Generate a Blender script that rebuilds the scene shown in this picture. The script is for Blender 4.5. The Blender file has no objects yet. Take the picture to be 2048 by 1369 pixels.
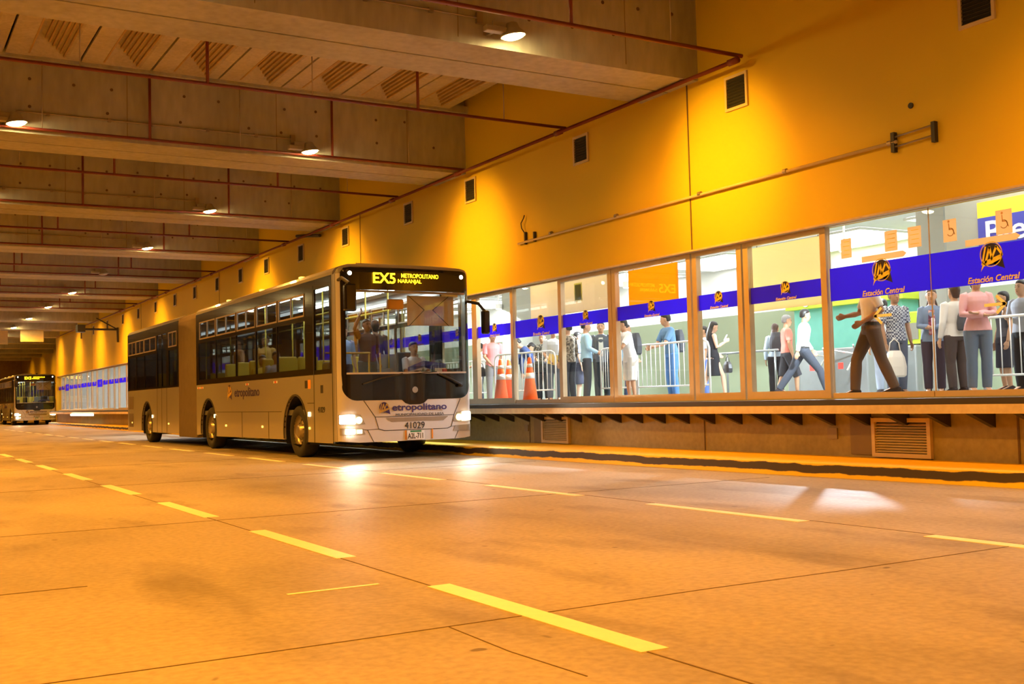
import bpy, bmesh, math, random
from mathutils import Vector, Matrix
random.seed(7)
C = bpy.context.scene.collection
PI = math.pi
# ------------------------------------------------------------------ camera, world, exposure
cd = bpy.data.cameras.new('camera'); cam = bpy.data.objects.new('camera', cd); C.objects.link(cam)
cd.sensor_width = 36.0; cd.lens = 2190.57 / 2048 * 36.0; cd.clip_end = 400
right = Vector((0.86215, -0.506057, -0.024569)); down = Vector((0.004802, 0.056652, -0.998382)); fwd = Vector((0.50663, 0.860637, 0.051273))
cam.matrix_world = Matrix(((right.x, -down.x, -fwd.x, 0), (right.y, -down.y, -fwd.y, 0), (right.z, -down.z, -fwd.z, 1.0), (0, 0, 0, 1)))
bpy.context.scene.camera = cam
vs = bpy.context.scene.view_settings
vs.view_transform = 'Standard'; vs.look = 'None'; vs.gamma = 1.0; vs.use_curve_mapping = False; vs.exposure = 0.0
w = bpy.data.worlds.new('world'); bpy.context.scene.world = w; w.use_nodes = True
w.node_tree.nodes['Background'].inputs[0].default_value = (0.03, 0.02, 0.012, 1); w.node_tree.nodes['Background'].inputs[1].default_value = 0.3
bpy.context.scene.cycles.max_bounces = 10; bpy.context.scene.cycles.transparent_max_bounces = 24
bpy.context.scene.cycles.sample_clamp_indirect = 4.0; bpy.context.scene.cycles.caustics_reflective = False; bpy.context.scene.cycles.caustics_refractive = False
SOD = (1.0, 0.335, 0.010)        # colour of the sodium lamps
LAMP_W = 110.0
MID_W = 1080.0                 # main downward flood of each sodium lamp
FILL_W = 280.0
WALL_W = 1050.0                 # asymmetric reflector lobe towards the wall
HALL_W = 150.0                 # hall ceiling tubes
KEY_W = 2000.0                  # strong hall downlights
EM_CEIL = 6.3

# ------------------------------------------------------------------ materials
def _n(nt, t, **k):
    n = nt.nodes.new(t)
    for a, b in k.items(): setattr(n, a, b)
    return n
def mat(name, col, rough=0.5, metal=0.0, var=0.12, scale=6.0, emit=None, es=0.0, coat=0.0, spec=0.5, bump=0.0):
    m = bpy.data.materials.new(name); m.use_nodes = True; nt = m.node_tree; b = nt.nodes['Principled BSDF']
    b.inputs['Roughness'].default_value = rough; b.inputs['Metallic'].default_value = metal
    b.inputs['Coat Weight'].default_value = coat; b.inputs['Specular IOR Level'].default_value = spec
    tc = _n(nt, 'ShaderNodeTexCoord'); nz = _n(nt, 'ShaderNodeTexNoise'); nz.inputs['Scale'].default_value = scale; nz.inputs['Detail'].default_value = 4
    nt.links.new(tc.outputs['Object'], nz.inputs['Vector'])
    mx = _n(nt, 'ShaderNodeMix', data_type='RGBA'); mx.inputs[6].default_value = (*[c * (1 - var) for c in col], 1); mx.inputs[7].default_value = (*[min(1, c * (1 + var)) for c in col], 1)
    nt.links.new(nz.outputs['Fac'], mx.inputs[0]); nt.links.new(mx.outputs[2], b.inputs['Base Color'])
    if emit: b.inputs['Emission Color'].default_value = (*emit, 1); b.inputs['Emission Strength'].default_value = es
    if bump:
        bp = _n(nt, 'ShaderNodeBump'); bp.inputs['Strength'].default_value = bump; nt.links.new(nz.outputs['Fac'], bp.inputs['Height']); nt.links.new(bp.outputs[0], b.inputs['Normal'])
    return m
def emis(name, col, s):
    m = bpy.data.materials.new(name); m.use_nodes = True; nt = m.node_tree; nt.nodes.remove(nt.nodes['Principled BSDF'])
    e = _n(nt, 'ShaderNodeEmission'); e.inputs[0].default_value = (*col, 1); e.inputs[1].default_value = s
    nt.links.new(e.outputs[0], nt.nodes['Material Output'].inputs[0]); return m
def glass(name, tint=(1, 1, 1), refl=0.04, k=0.9):
    m = bpy.data.materials.new(name); m.use_nodes = True; nt = m.node_tree; nt.nodes.remove(nt.nodes['Principled BSDF'])
    lw = _n(nt, 'ShaderNodeLayerWeight'); lw.inputs[0].default_value = 0.5
    pw = _n(nt, 'ShaderNodeMath', operation='POWER'); pw.inputs[1].default_value = 5.0; nt.links.new(lw.outputs['Facing'], pw.inputs[0])
    ma = _n(nt, 'ShaderNodeMath', operation='MULTIPLY_ADD'); ma.inputs[1].default_value = k; ma.inputs[2].default_value = refl; nt.links.new(pw.outputs[0], ma.inputs[0])
    tr = _n(nt, 'ShaderNodeBsdfTransparent'); tr.inputs[0].default_value = (*tint, 1); gl = _n(nt, 'ShaderNodeBsdfGlossy'); gl.inputs['Roughness'].default_value = 0.0
    mx = _n(nt, 'ShaderNodeMixShader'); nt.links.new(ma.outputs[0], mx.inputs[0]); nt.links.new(tr.outputs[0], mx.inputs[1]); nt.links.new(gl.outputs[0], mx.inputs[2])
    nt.links.new(mx.outputs[0], nt.nodes['Material Output'].inputs[0]); return m
def ramp(nt, src, stops):
    r = _n(nt, 'ShaderNodeValToRGB'); el = r.color_ramp.elements
    while len(el) < len(stops): el.new(0.5)
    for e, (p, c) in zip(el, stops): e.position = p; e.color = (*c, 1) if len(c) == 3 else c
    nt.links.new(src, r.inputs[0]); return r.outputs[0]
def concrete(name, col, dark, scale=0.5, rough=0.7, streak=False, bump=0.15):
    m = bpy.data.materials.new(name); m.use_nodes = True; nt = m.node_tree; b = nt.nodes['Principled BSDF']; b.inputs['Roughness'].default_value = rough
    b.inputs['Specular IOR Level'].default_value = 0.3
    tc = _n(nt, 'ShaderNodeTexCoord'); mp = _n(nt, 'ShaderNodeMapping'); nt.links.new(tc.outputs['Object'], mp.inputs[0])
    if streak: mp.inputs['Scale'].default_value = (1, 1, 0.25)
    a = _n(nt, 'ShaderNodeTexNoise'); a.inputs['Scale'].default_value = scale; a.inputs['Detail'].default_value = 8; nt.links.new(mp.outputs[0], a.inputs['Vector'])
    f = _n(nt, 'ShaderNodeTexNoise'); f.inputs['Scale'].default_value = scale * 14; f.inputs['Detail'].default_value = 5; nt.links.new(mp.outputs[0], f.inputs['Vector'])
    o = ramp(nt, a.outputs['Fac'], [(0.33, dark), (0.6, col)])
    mx = _n(nt, 'ShaderNodeMix', data_type='RGBA', blend_type='OVERLAY'); mx.inputs[0].default_value = 0.28; nt.links.new(o, mx.inputs[6]); nt.links.new(f.outputs['Fac'], mx.inputs[7])
    nt.links.new(mx.outputs[2], b.inputs['Base Color'])
    bp = _n(nt, 'ShaderNodeBump'); bp.inputs['Strength'].default_value = bump; bp.inputs['Distance'].default_value = 0.02; nt.links.new(f.outputs['Fac'], bp.inputs['Height']); nt.links.new(bp.outputs[0], b.inputs['Normal'])
    return m
def road_mat():
    m = bpy.data.materials.new('road_concrete'); m.use_nodes = True; nt = m.node_tree; b = nt.nodes['Principled BSDF']
    tc = _n(nt, 'ShaderNodeTexCoord')
    def noise(s, sc=(1, 1, 1), d=6):
        mp = _n(nt, 'ShaderNodeMapping'); mp.inputs['Scale'].default_value = sc; nt.links.new(tc.outputs['Object'], mp.inputs[0])
        n = _n(nt, 'ShaderNodeTexNoise'); n.inputs['Scale'].default_value = s; n.inputs['Detail'].default_value = d; nt.links.new(mp.outputs[0], n.inputs['Vector']); return n.outputs['Fac']
    base = ramp(nt, noise(0.55, (1, .5, 1)), [(0.3, (0.26, 0.225, 0.15)), (0.5, (0.39, 0.34, 0.235)), (0.75, (0.45, 0.40, 0.29))])
    st = ramp(nt, noise(1.6, (1, .35, 1), 8), [(0.30, (0.55, 0.52, 0.46)), (0.45, (1, 1, 1))])
    m1 = _n(nt, 'ShaderNodeMix', data_type='RGBA', blend_type='MULTIPLY'); m1.inputs[0].default_value = 0.7; nt.links.new(base, m1.inputs[6]); nt.links.new(st, m1.inputs[7])
    gr = ramp(nt, noise(22, (1, 1, 1), 3), [(0.3, (0.82, 0.82, 0.82)), (0.65, (1.06, 1.06, 1.06))])
    m2 = _n(nt, 'ShaderNodeMix', data_type='RGBA', blend_type='MULTIPLY'); m2.inputs[0].default_value = 1; nt.links.new(m1.outputs[2], m2.inputs[6]); nt.links.new(gr, m2.inputs[7])
    sp = ramp(nt, noise(6, (1, 1, 1), 1), [(0.20, (0.25, 0.22, 0.18)), (0.235, (1, 1, 1))])
    m3 = _n(nt, 'ShaderNodeMix', data_type='RGBA', blend_type='MULTIPLY'); m3.inputs[0].default_value = 0.8; nt.links.new(m2.outputs[2], m3.inputs[6]); nt.links.new(sp, m3.inputs[7])
    nt.links.new(m3.outputs[2], b.inputs['Base Color'])
    rr = _n(nt, 'ShaderNodeMapRange'); rr.inputs[3].default_value = 0.46; rr.inputs[4].default_value = 0.68; nt.links.new(noise(1.1), rr.inputs[0]); nt.links.new(rr.outputs[0], b.inputs['Roughness'])
    b.inputs['Specular IOR Level'].default_value = 0.25
    return m
def kerb_mat():
    m = bpy.data.materials.new('kerb_paint'); m.use_nodes = True; nt = m.node_tree; b = nt.nodes['Principled BSDF']; b.inputs['Roughness'].default_value = 0.6
    tc = _n(nt, 'ShaderNodeTexCoord'); sx = _n(nt, 'ShaderNodeSeparateXYZ'); nt.links.new(tc.outputs['Object'], sx.inputs[0])
    n = _n(nt, 'ShaderNodeTexNoise'); n.inputs['Scale'].default_value = 2.2; n.inputs['Detail'].default_value = 8; nt.links.new(tc.outputs['Object'], n.inputs['Vector'])
    ad = _n(nt, 'ShaderNodeMath', operation='MULTIPLY_ADD'); ad.inputs[1].default_value = 0.09; nt.links.new(n.outputs['Fac'], ad.inputs[0]); nt.links.new(sx.outputs['Z'], ad.inputs[2])
    sc = _n(nt, 'ShaderNodeMath', operation='MULTIPLY'); sc.inputs[1].default_value = 4.0; nt.links.new(ad.outputs[0], sc.inputs[0])
    Y = (0.85, 0.55, 0.02); K = (0.045, 0.03, 0.02)
    c = ramp(nt, sc.outputs[0], [(0.335, Y), (0.38, K), (0.73, K), (0.76, Y)])
    nt.links.new(c, b.inputs['Base Color']); return m
def checker(name, c1, c2, s):
    m = bpy.data.materials.new(name); m.use_nodes = True; nt = m.node_tree; b = nt.nodes['Principled BSDF']; b.inputs['Roughness'].default_value = 0.85
    tc = _n(nt, 'ShaderNodeTexCoord'); ck = _n(nt, 'ShaderNodeTexChecker'); ck.inputs['Scale'].default_value = s
    ck.inputs[1].default_value = (*c1, 1); ck.inputs[2].default_value = (*c2, 1); nt.links.new(tc.outputs['Object'], ck.inputs[0]); nt.links.new(ck.outputs[0], b.inputs['Base Color']); return m
def blotch(name, cols, s):
    m = bpy.data.materials.new(name); m.use_nodes = True; nt = m.node_tree; b = nt.nodes['Principled BSDF']; b.inputs['Roughness'].default_value = 0.85
    tc = _n(nt, 'ShaderNodeTexCoord'); n = _n(nt, 'ShaderNodeTexNoise'); n.inputs['Scale'].default_value = s; nt.links.new(tc.outputs['Object'], n.inputs['Vector'])
    k = len(cols); c = ramp(nt, n.outputs['Fac'], [(0.36 + 0.28 * i / (k - 1), c) for i, c in enumerate(cols)]); nt.links.new(c, b.inputs['Base Color']); return m

M = dict(
    road=road_mat(), kerb=kerb_mat(),
    paint=mat('lane_paint', (0.92, 0.86, 0.62), 0.5, var=0.08, scale=14),
    wall=mat('yellow_wall_paint', (0.70, 0.50, 0.008), 0.6, var=0.05, scale=0.7),
    beam=concrete('beam_concrete', (0.42, 0.41, 0.37), (0.33, 0.32, 0.28), 0.6, 0.8, True),
    slab=concrete('slab_concrete', (0.48, 0.43, 0.35), (0.40, 0.35, 0.27), 1.2, 0.8),
    rib=mat('rib_concrete', (0.40, 0.27, 0.13), 0.9, var=0.3, scale=5),
    lowwall=concrete('base_concrete', (0.33, 0.28, 0.15), (0.27, 0.22, 0.12), 0.9, 0.75, False),
    endwall=concrete('end_wall_concrete', (0.55, 0.42, 0.25), (0.42, 0.31, 0.18), 0.3, 0.8),
    pipe=mat('red_pipe_paint', (0.16, 0.022, 0.012), 0.5), steel=mat('dull_steel', (0.34, 0.29, 0.24), 0.45, 0.7), dark=mat('dark_metal', (0.03, 0.027, 0.024), 0.5),
    joint=mat('joint_filler', (0.13, 0.085, 0.05), 0.9), ledge=concrete('ledge_render', (0.66, 0.55, 0.40), (0.55, 0.45, 0.32), 0.8, 0.6),
    near_black=mat('near_black', (0.035, 0.028, 0.022), 0.6), alu=mat('bronze_aluminium', (0.60, 0.47, 0.30), 0.38, 0.35), vent=mat('vent_frame_paint', (0.62, 0.50, 0.32), 0.5), ventin=mat('vent_inside', (0.012, 0.01, 0.01), 0.8),
    glass=glass('clear_glass', (0.97, 0.98, 0.97), 0.035, 0.75), band=mat('blue_band_vinyl', (0.065, 0.03, 0.62), 0.5, var=0.03), orange=mat('orange_vinyl', (1.0, 0.86, 0.10), 0.5, var=0.04),
    navy=mat('navy_vinyl', (0.012, 0.008, 0.06), 0.5), paper=mat('pale_orange_paper', (1.0, 0.92, 0.72), 0.8, var=0.05), papink=mat('paper_print', (0.62, 0.36, 0.16), 0.8), arrow=mat('yellow_arrow_vinyl', (0.95, 0.72, 0.2), 0.6, var=0.03),
    hallfloor=mat('hall_floor_tile', (0.30, 0.32, 0.31), 0.3), hallwall=mat('pale_green_wall', (0.25, 0.29, 0.19), 0.7, var=0.06, scale=1.5), hallwhite=mat('white_plaster', (0.86, 0.86, 0.84), 0.8, var=0.03),
    grey=mat('grey_plaster', (0.34, 0.34, 0.29), 0.8, var=0.08, scale=2), cream=mat('cream_board', (0.90, 0.72, 0.42), 0.7, var=0.04), peach=mat('peach_board', (0.93, 0.78, 0.60), 0.7, var=0.04), orboard=mat('orange_board', (0.78, 0.34, 0.03), 0.6, var=0.05),
    yel=mat('sign_yellow', (0.92, 0.66, 0.04), 0.5, var=0.03), blue=mat('sign_blue', (0.05, 0.06, 0.40), 0.5, var=0.04), white=mat('white_paint', (0.88, 0.88, 0.86), 0.4, var=0.02),
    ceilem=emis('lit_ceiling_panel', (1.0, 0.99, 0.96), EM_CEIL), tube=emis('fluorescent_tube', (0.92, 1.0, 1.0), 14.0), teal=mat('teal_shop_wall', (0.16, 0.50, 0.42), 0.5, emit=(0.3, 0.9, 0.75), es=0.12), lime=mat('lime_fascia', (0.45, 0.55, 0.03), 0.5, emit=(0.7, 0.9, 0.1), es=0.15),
    tin=mat('turnstile_steel', (0.28, 0.29, 0.28), 0.35, 0.5), red=mat('red_light', (0.8, 0.04, 0.03), 0.5, emit=(1, .05, .03), es=1.0), barrier=mat('barrier_white', (0.90, 0.90, 0.88), 0.35), cone=mat('cone_orange', (0.92, 0.16, 0.02), 0.5, var=0.05),
    bag=mat('plastic_bag', (0.92, 0.84, 0.74), 0.5, var=0.06), env=mat('manila_envelope', (0.90, 0.60, 0.16), 0.7, var=0.04),
    busfront=mat('lightened_front_paint', (0.66, 0.64, 0.63), 0.3, var=0.03, scale=1.0, coat=0.5), bus=mat('silver_bus_paint', (0.33, 0.315, 0.30), 0.30, 0.15, var=0.03, scale=1.0, coat=0.5), busblk=mat('black_gloss_trim', (0.012, 0.011, 0.011), 0.12, coat=0.4), busglass=glass('tinted_bus_glass', (0.62, 0.64, 0.62), 0.07, 0.9), screen=glass('windscreen_glass', (0.88, 0.90, 0.88), 0.05, 0.85),  # busfront: front paint set paler than the sides, hall light included in the colour
    bellow=mat('bellows_fabric', (0.20, 0.155, 0.11), 0.8, var=0.15), tyre=mat('tyre_rubber', (0.022, 0.02, 0.018), 0.75, bump=0.2, scale=40), rim=mat('wheel_rim', (0.45, 0.40, 0.33), 0.35, 0.8), hopper=mat('hopper_frame', (0.42, 0.33, 0.24), 0.4, 0.5),
    led=emis('led_amber', (1.0, 0.60, 0.012), 5.5), head=emis('headlamp_glow', (1.0, 0.86, 0.60), 22.0), warm=emis('marker_glow', (1.0, 0.72, 0.30), 6.0), amber=emis('amber_marker', (1.0, 0.50, 0.06), 5.0), dimlens=mat('unlit_lens', (0.35, 0.33, 0.30), 0.15), chrome=mat('chrome', (0.75, 0.72, 0.68), 0.15, 1.0),
    ink=mat('purple_ink', (0.045, 0.025, 0.16), 0.5), black=mat('black_ink', (0.02, 0.02, 0.02), 0.5), green=mat('plate_green', (0.05, 0.25, 0.10), 0.5), pole=mat('yellow_handrail', (0.80, 0.62, 0.08), 0.35), inside=mat('bus_lining', (0.50, 0.50, 0.48), 0.6), seatyel=mat('yellow_seat_shell', (0.75, 0.52, 0.04), 0.5), seat=mat('seat_fabric', (0.05, 0.05, 0.065), 0.8), blind=mat('sun_blind', (0.62, 0.50, 0.42), 0.8), redtrim=mat('reflector_red', (0.7, 0.05, 0.03), 0.4), busor=mat('orange_notice', (0.9, 0.35, 0.04), 0.5),
    house=mat('lamp_housing', (0.42, 0.40, 0.36), 0.45, 0.6), bulb=emis('sodium_lens', (1.0, 0.72, 0.26), 140.0), busfloor=mat('bus_floor', (0.12, 0.12, 0.12), 0.7), signbk=mat('road_sign_back', (0.85, 0.70, 0.35), 0.5),
)
def vinyl():
    m = M['band']; nt = m.node_tree; b = nt.nodes['Principled BSDF']; t = _n(nt, 'ShaderNodeBsdfTranslucent'); t.inputs[0].default_value = (.16, .10, 1.0, 1)
    mx = _n(nt, 'ShaderNodeMixShader'); mx.inputs[0].default_value = .75; nt.links.new(b.outputs[0], mx.inputs[1]); nt.links.new(t.outputs[0], mx.inputs[2]); nt.links.new(mx.outputs[0], nt.nodes['Material Output'].inputs[0])
vinyl()
def backlit(k, col, f):
    m = M[k]; nt = m.node_tree; b = nt.nodes['Principled BSDF']; t = _n(nt, 'ShaderNodeBsdfTranslucent'); t.inputs[0].default_value = (*col, 1)
    mx = _n(nt, 'ShaderNodeMixShader'); mx.inputs[0].default_value = f; nt.links.new(b.outputs[0], mx.inputs[1]); nt.links.new(t.outputs[0], mx.inputs[2]); nt.links.new(mx.outputs[0], nt.nodes['Material Output'].inputs[0])
backlit('cream', (1.0, .90, .58), .8); backlit('peach', (.97, .86, .70), .5); backlit('orboard', (1.0, .55, .05), .75); backlit('paper', (1.0, .74, .48), .65); backlit('orange', (1.0, .66, .14), .15); backlit('arrow', (1.0, .85, .40), .65)
# ------------------------------------------------------------------ mesh helpers
class MB:
    def __init__(s): s.b = bmesh.new(); s.m = 0
    def face(s, pts):
        f = s.b.faces.new([s.b.verts.new(p) for p in pts]); f.material_index = s.m; return f
    def box(s, x0, x1, y0, y1, z0, z1):
        v = [s.b.verts.new((x, y, z)) for x in (x0, x1) for y in (y0, y1) for z in (z0, z1)]
        for q in ((0, 1, 3, 2), (4, 6, 7, 5), (0, 4, 5, 1), (2, 3, 7, 6), (0, 2, 6, 4), (1, 5, 7, 3)):
            s.b.faces.new([v[i] for i in q]).material_index = s.m
        return s
    def prism(s, pts, vec):
        vec = Vector(vec); a = [s.b.verts.new(p) for p in pts]; c = [s.b.verts.new(Vector(p) + vec) for p in pts]; n = len(a)
        fs = [s.b.faces.new(a), s.b.faces.new(c[::-1])]
        for i in range(n): fs.append(s.b.faces.new((a[i], c[i], c[(i + 1) % n], a[(i + 1) % n])))
        for f in fs: f.material_index = s.m
        return s
    def loft(s, rings, cap=True, closed=False):
        R = [[s.b.verts.new(p) for p in r] for r in rings]; n = len(R[0])
        for i in range(len(R) - (0 if closed else 1)):
            A, B = R[i], R[(i + 1) % len(R)]
            for j in range(n): s.b.faces.new((A[j], A[(j + 1) % n], B[(j + 1) % n], B[j])).material_index = s.m
        if cap and not closed:
            s.b.faces.new(R[0][::-1]).material_index = s.m; s.b.faces.new(R[-1]).material_index = s.m
        return s
    def tube(s, pts, r, n=8):
        P = [Vector(p) for p in pts]; rs = r if isinstance(r, (list, tuple)) else [r] * len(P); rings = []; u = None
        for i, p in enumerate(P):
            d = (P[min(i + 1, len(P) - 1)] - P[max(i - 1, 0)]).normalized()
            if u is None:
                u = d.cross(Vector((0, 0, 1)));
                if u.length < 0.05: u = d.cross(Vector((1, 0, 0)))
            u = (u - d * u.dot(d)).normalized(); v = d.cross(u)
            rings.append([p + (u * math.cos(a) + v * math.sin(a)) * rs[i] for a in [2 * PI * k / n for k in range(n)]])
        return s.loft(rings)
    def lathe(s, prof, c=(0, 0, 0), ax='z', n=20, closed=False, cap=True):
        rings = []
        for r, h in prof:
            ring = []
            for k in range(n):
                a = 2 * PI * k / n; x, y = max(r, 1e-4) * math.cos(a), max(r, 1e-4) * math.sin(a)
                p = {'z': (x, y, h), 'x': (h, x, y), 'y': (y, h, x)}[ax]
                ring.append((p[0] + c[0], p[1] + c[1], p[2] + c[2]))
            rings.append(ring)
        return s.loft(rings, cap, closed)
    def xf(s, mt): bmesh.ops.transform(s.b, matrix=mt, verts=s.b.verts); return s
    def build(s, name, mats, parent=None, smooth=False, bevel=0.0, loc=None):
        bmesh.ops.recalc_face_normals(s.b, faces=s.b.faces)
        me = bpy.data.meshes.new(name); s.b.to_mesh(me); s.b.free()
        for m in (mats if isinstance(mats, (list, tuple)) else [mats]): me.materials.append(m)
        if smooth:
            me.polygons.foreach_set('use_smooth', [True] * len(me.polygons))
        o = bpy.data.objects.new(name, me); C.objects.link(o)
        if parent: o.parent = parent
        if loc: o.location = loc
        if bevel:
            bv = o.modifiers.new('bevel', 'BEVEL'); bv.width = bevel; bv.segments = 2; bv.limit_method = 'ANGLE'
        return o
def empty(name, loc=(0, 0, 0), rz=0, parent=None):
    o = bpy.data.objects.new(name, None); C.objects.link(o); o.location = loc; o.rotation_euler = (0, 0, rz); o.empty_display_size = 0.2
    if parent: o.parent = parent
    return o
def tag(o, label=None, cat=None, group=None, kind=None):
    if label: o['label'] = label
    if cat: o['category'] = cat
    if group: o['group'] = group
    if kind: o['kind'] = kind
    return o
def struct(o): o['kind'] = 'structure'; return o
def kids(o): return [c for c in bpy.data.objects if c.parent == o]
def copy_tree(o, parent=None, cmap=None):
    if cmap is None:
        cmap = {}
        for c in bpy.data.objects:
            if c.parent: cmap.setdefault(c.parent.name, []).append(c)
    c = o.copy(); C.objects.link(c)
    if parent: c.parent = parent; c.matrix_parent_inverse = o.matrix_parent_inverse.copy()
    for k in cmap.get(o.name, []): copy_tree(k, c, cmap)
    return c
WALLF = Matrix(((0, 0, -1), (-1, 0, 0), (0, 1, 0)))       # sign seen from the road side: reads towards -Y, faces -X
FRONTF = Matrix(((1, 0, 0), (0, 0, -1), (0, 1, 0)))       # sign on a bus front: reads +X, faces -Y
def text(body, name, m, loc, h, wid, F, parent=None, bold=0.0, shear=0.0, depth=0.002):
    cu = bpy.data.curves.new(name, 'FONT'); cu.body = body; cu.size = 1.0; cu.extrude = 0.0; cu.offset = bold; cu.shear = shear; cu.resolution_u = 3
    cu.align_x = 'CENTER'; cu.materials.append(m)
    o = bpy.data.objects.new(name, cu); C.objects.link(o); bpy.context.view_layer.update()
    bb = [Vector(b) for b in o.bound_box]; w0 = max(b.x for b in bb) - min(b.x for b in bb); h0 = max(b.y for b in bb) - min(b.y for b in bb); ymin = min(b.y for b in bb)
    sx, sy = wid / w0, h / h0; cu.extrude = depth / max(sx, 1e-3) * 0 + depth
    dg = bpy.context.evaluated_depsgraph_get(); me = bpy.data.meshes.new_from_object(o.evaluated_get(dg)); bpy.data.objects.remove(o); o = bpy.data.objects.new(name, me); C.objects.link(o)
    if not me.materials: me.materials.append(m)
    Mx = F.to_4x4() @ Matrix.Diagonal((sx, sy, 1, 1)); Mx.translation = Vector(loc) - F @ Vector((0, (ymin + h0 / 2) * sy, 0))
    if parent: o.parent = parent
    o.matrix_local = Mx
    return o
def stroke(mb, pts, wd, F, org, s=1.0, d=0.003):
    for a, b in zip(pts, pts[1:]):
        a = Vector(a); b = Vector(b); t = (b - a).normalized(); n = Vector((-t.y, t.x)) * wd / 2; a = a - t * wd * .3; b = b + t * wd * .3
        q = [a - n, b - n, b + n, a + n]
        mb.prism([Vector(org) + F @ Vector((p.x * s, p.y * s, 0)) for p in q], F @ Vector((0, 0, d)))
def poly(mb, pts, F, org, s=1.0, d=0.003): mb.prism([Vector(org) + F @ Vector((p[0] * s, p[1] * s, 0)) for p in pts], F @ Vector((0, 0, d)))
def emblem(parent, org, size, F, mark, ground, ring=True):
    """round station emblem: dark disc with tail, ring outline and a slanted double-peak letter over a swoosh; org = lower left"""
    g = MB(); poly(g, [(.48 + .44 * math.cos(a), .67 + .44 * math.sin(a)) for a in [2 * PI * k / 24 for k in range(24)]], F, org, size, .001)
    poly(g, [(.42, .44), (.94, .55), (1.05, .06), (.62, .24)], F, org, size, .001); go = g.build('emblem_ground', ground, parent)
    m = MB(); o2 = Vector(org) + F @ Vector((0, 0, .0015))
    stroke(m, [(.07, .30), (.24, .98)], .07, F, o2, size); stroke(m, [(.22, .35), (.42, .95), (.50, .50)], .09, F, o2, size)
    stroke(m, [(.50, .50), (.72, .95), (.95, .62)], .09, F, o2, size); stroke(m, [(.15, .38), (.50, .47), (.97, .60)], .08, F, o2, size)
    poly(m, [(0, .03), (.10, .34), (.5, .43), (.98, .58), (.88, .44), (.5, .30), (.14, .22)], F, o2, size)
    if ring:
        pr = [(.48 + .48 * math.cos(a), .67 + .48 * math.sin(a)) for a in [2 * PI * k / 28 for k in range(29)]]
        stroke(m, pr, .035, F, o2, size)
    m.build('emblem_mark', mark, go)
    return go

# ------------------------------------------------------------------ tunnel shell
def kx(y):
    t = [(-6, 10.2), (2, 9.98), (6.7, 9.69), (9.5, 9.50), (13, 9.38), (18, 9.26), (30, 9.34), (50, 9.66), (70, 10.0), (77, 10.1)]
    for (a, b), (c, d) in zip(t, t[1:]):
        if a <= y <= c: return b + (d - b) * (y - a) / (c - a)
    return t[-1][1]
struct(MB().box(-14, 21, -14, 125, -0.2, 0).build('floor', M['road']))
def wall_main():
    m = MB(); m.box(10.62, 10.95, -6, 76.8, 3.14, 7.6); m.box(10.62, 13.4, 76.8, 77.1, -0.02, 7.6); return m.build('wall_right', M['wall'])
wr = struct(wall_main())
jm = MB()
for y in (12.66, 25.4, 38.2, 51, 63.6): jm.box(10.612, 10.63, y - .012, y + .012, 3.14, 5.75)
jm.build('panel_joint', M['joint'], wr)
wb = struct(MB().box(10.62, 10.95, -6, 76.8, -0.02, 0.72).build('wall_base', M['lowwall']))
jm = MB()
for y in (12.51, 17.46, 7.4, 22.5): jm.box(10.612, 10.63, y - .012, y + .012, .16, .70)
jm.build('panel_joint', M['joint'], wb)
jm = MB(); jm.box(10.60, 10.63, 9.37, 9.72, .2, .66); jm.box(10.61, 10.63, 16.99, 17.3, .16, .62); jm.build('patch_plate', mat('dark_patch', (.20, .15, .09), .7), wb)
jm = MB(); jm.box(10.60, 10.63, 9.94, 10.10, .38, .52); jm.box(10.60, 10.63, 17.5, 17.62, .38, .5); jm.build('cover_plate', mat('cover_plate_paint', (.25, .20, .13), .6), wb)
struct(MB().box(13.1, 13.4, 77.1, 118, -.02, 7.6).build('wall_recess', M['wall']))
struct(MB().box(-14, 14, 118, 118.3, -.02, 7.6).build('wall_end', M['endwall']))
struct(MB().box(-14.3, -14, -14, 118, -.02, 7.6).build('wall_left', M['wall']))
struct(MB().box(-14, 21, -14.3, -14, -.02, 7.6).build('wall_rear', M['endwall']))
struct(MB().box(-14.3, 10.95, -14.3, 118.3, 7.45, 7.75).build('ceiling', M['slab']))
k = MB(); ys = [-6 + i for i in range(84)]
rings = []
for y in ys:
    x = kx(min(y, 76.9)); y = min(y, 76.8); rings.append([(x, y, 0), (x + .02, y, .15), (x + .05, y, .165), (10.63, y, .165), (10.63, y, 0)])
k.loft(rings); struct(k.build('trim_kerb', M['kerb']))
# ledge under the glass doors, sleepers and brackets
m = MB(); m.box(10.15, 10.95, -6, 76.8, .715, .815); lg = struct(m.build('trim_ledge', M['ledge']))
m = MB(); m.box(10.19, 10.86, -6, 76.8, .8155, .885); m.build('dark_strip', M['near_black'], lg)  # dark strip on the ledge below the door frames
yb = [7.13 + .575 * i for i in range(60)]
for y in yb:
    m = MB(); m.prism([(10.62, y - .035, .714), (10.2, y - .035, .714), (10.62, y - .035, .55)], (0, .07, 0)); m.build('ledge_bracket', M['dark'], lg)
# soffit lip above the doors
struct(MB().box(10.60, 10.70, -6, 76.8, 3.125, 3.15).build('trim_soffit', M['ledge']))

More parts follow.
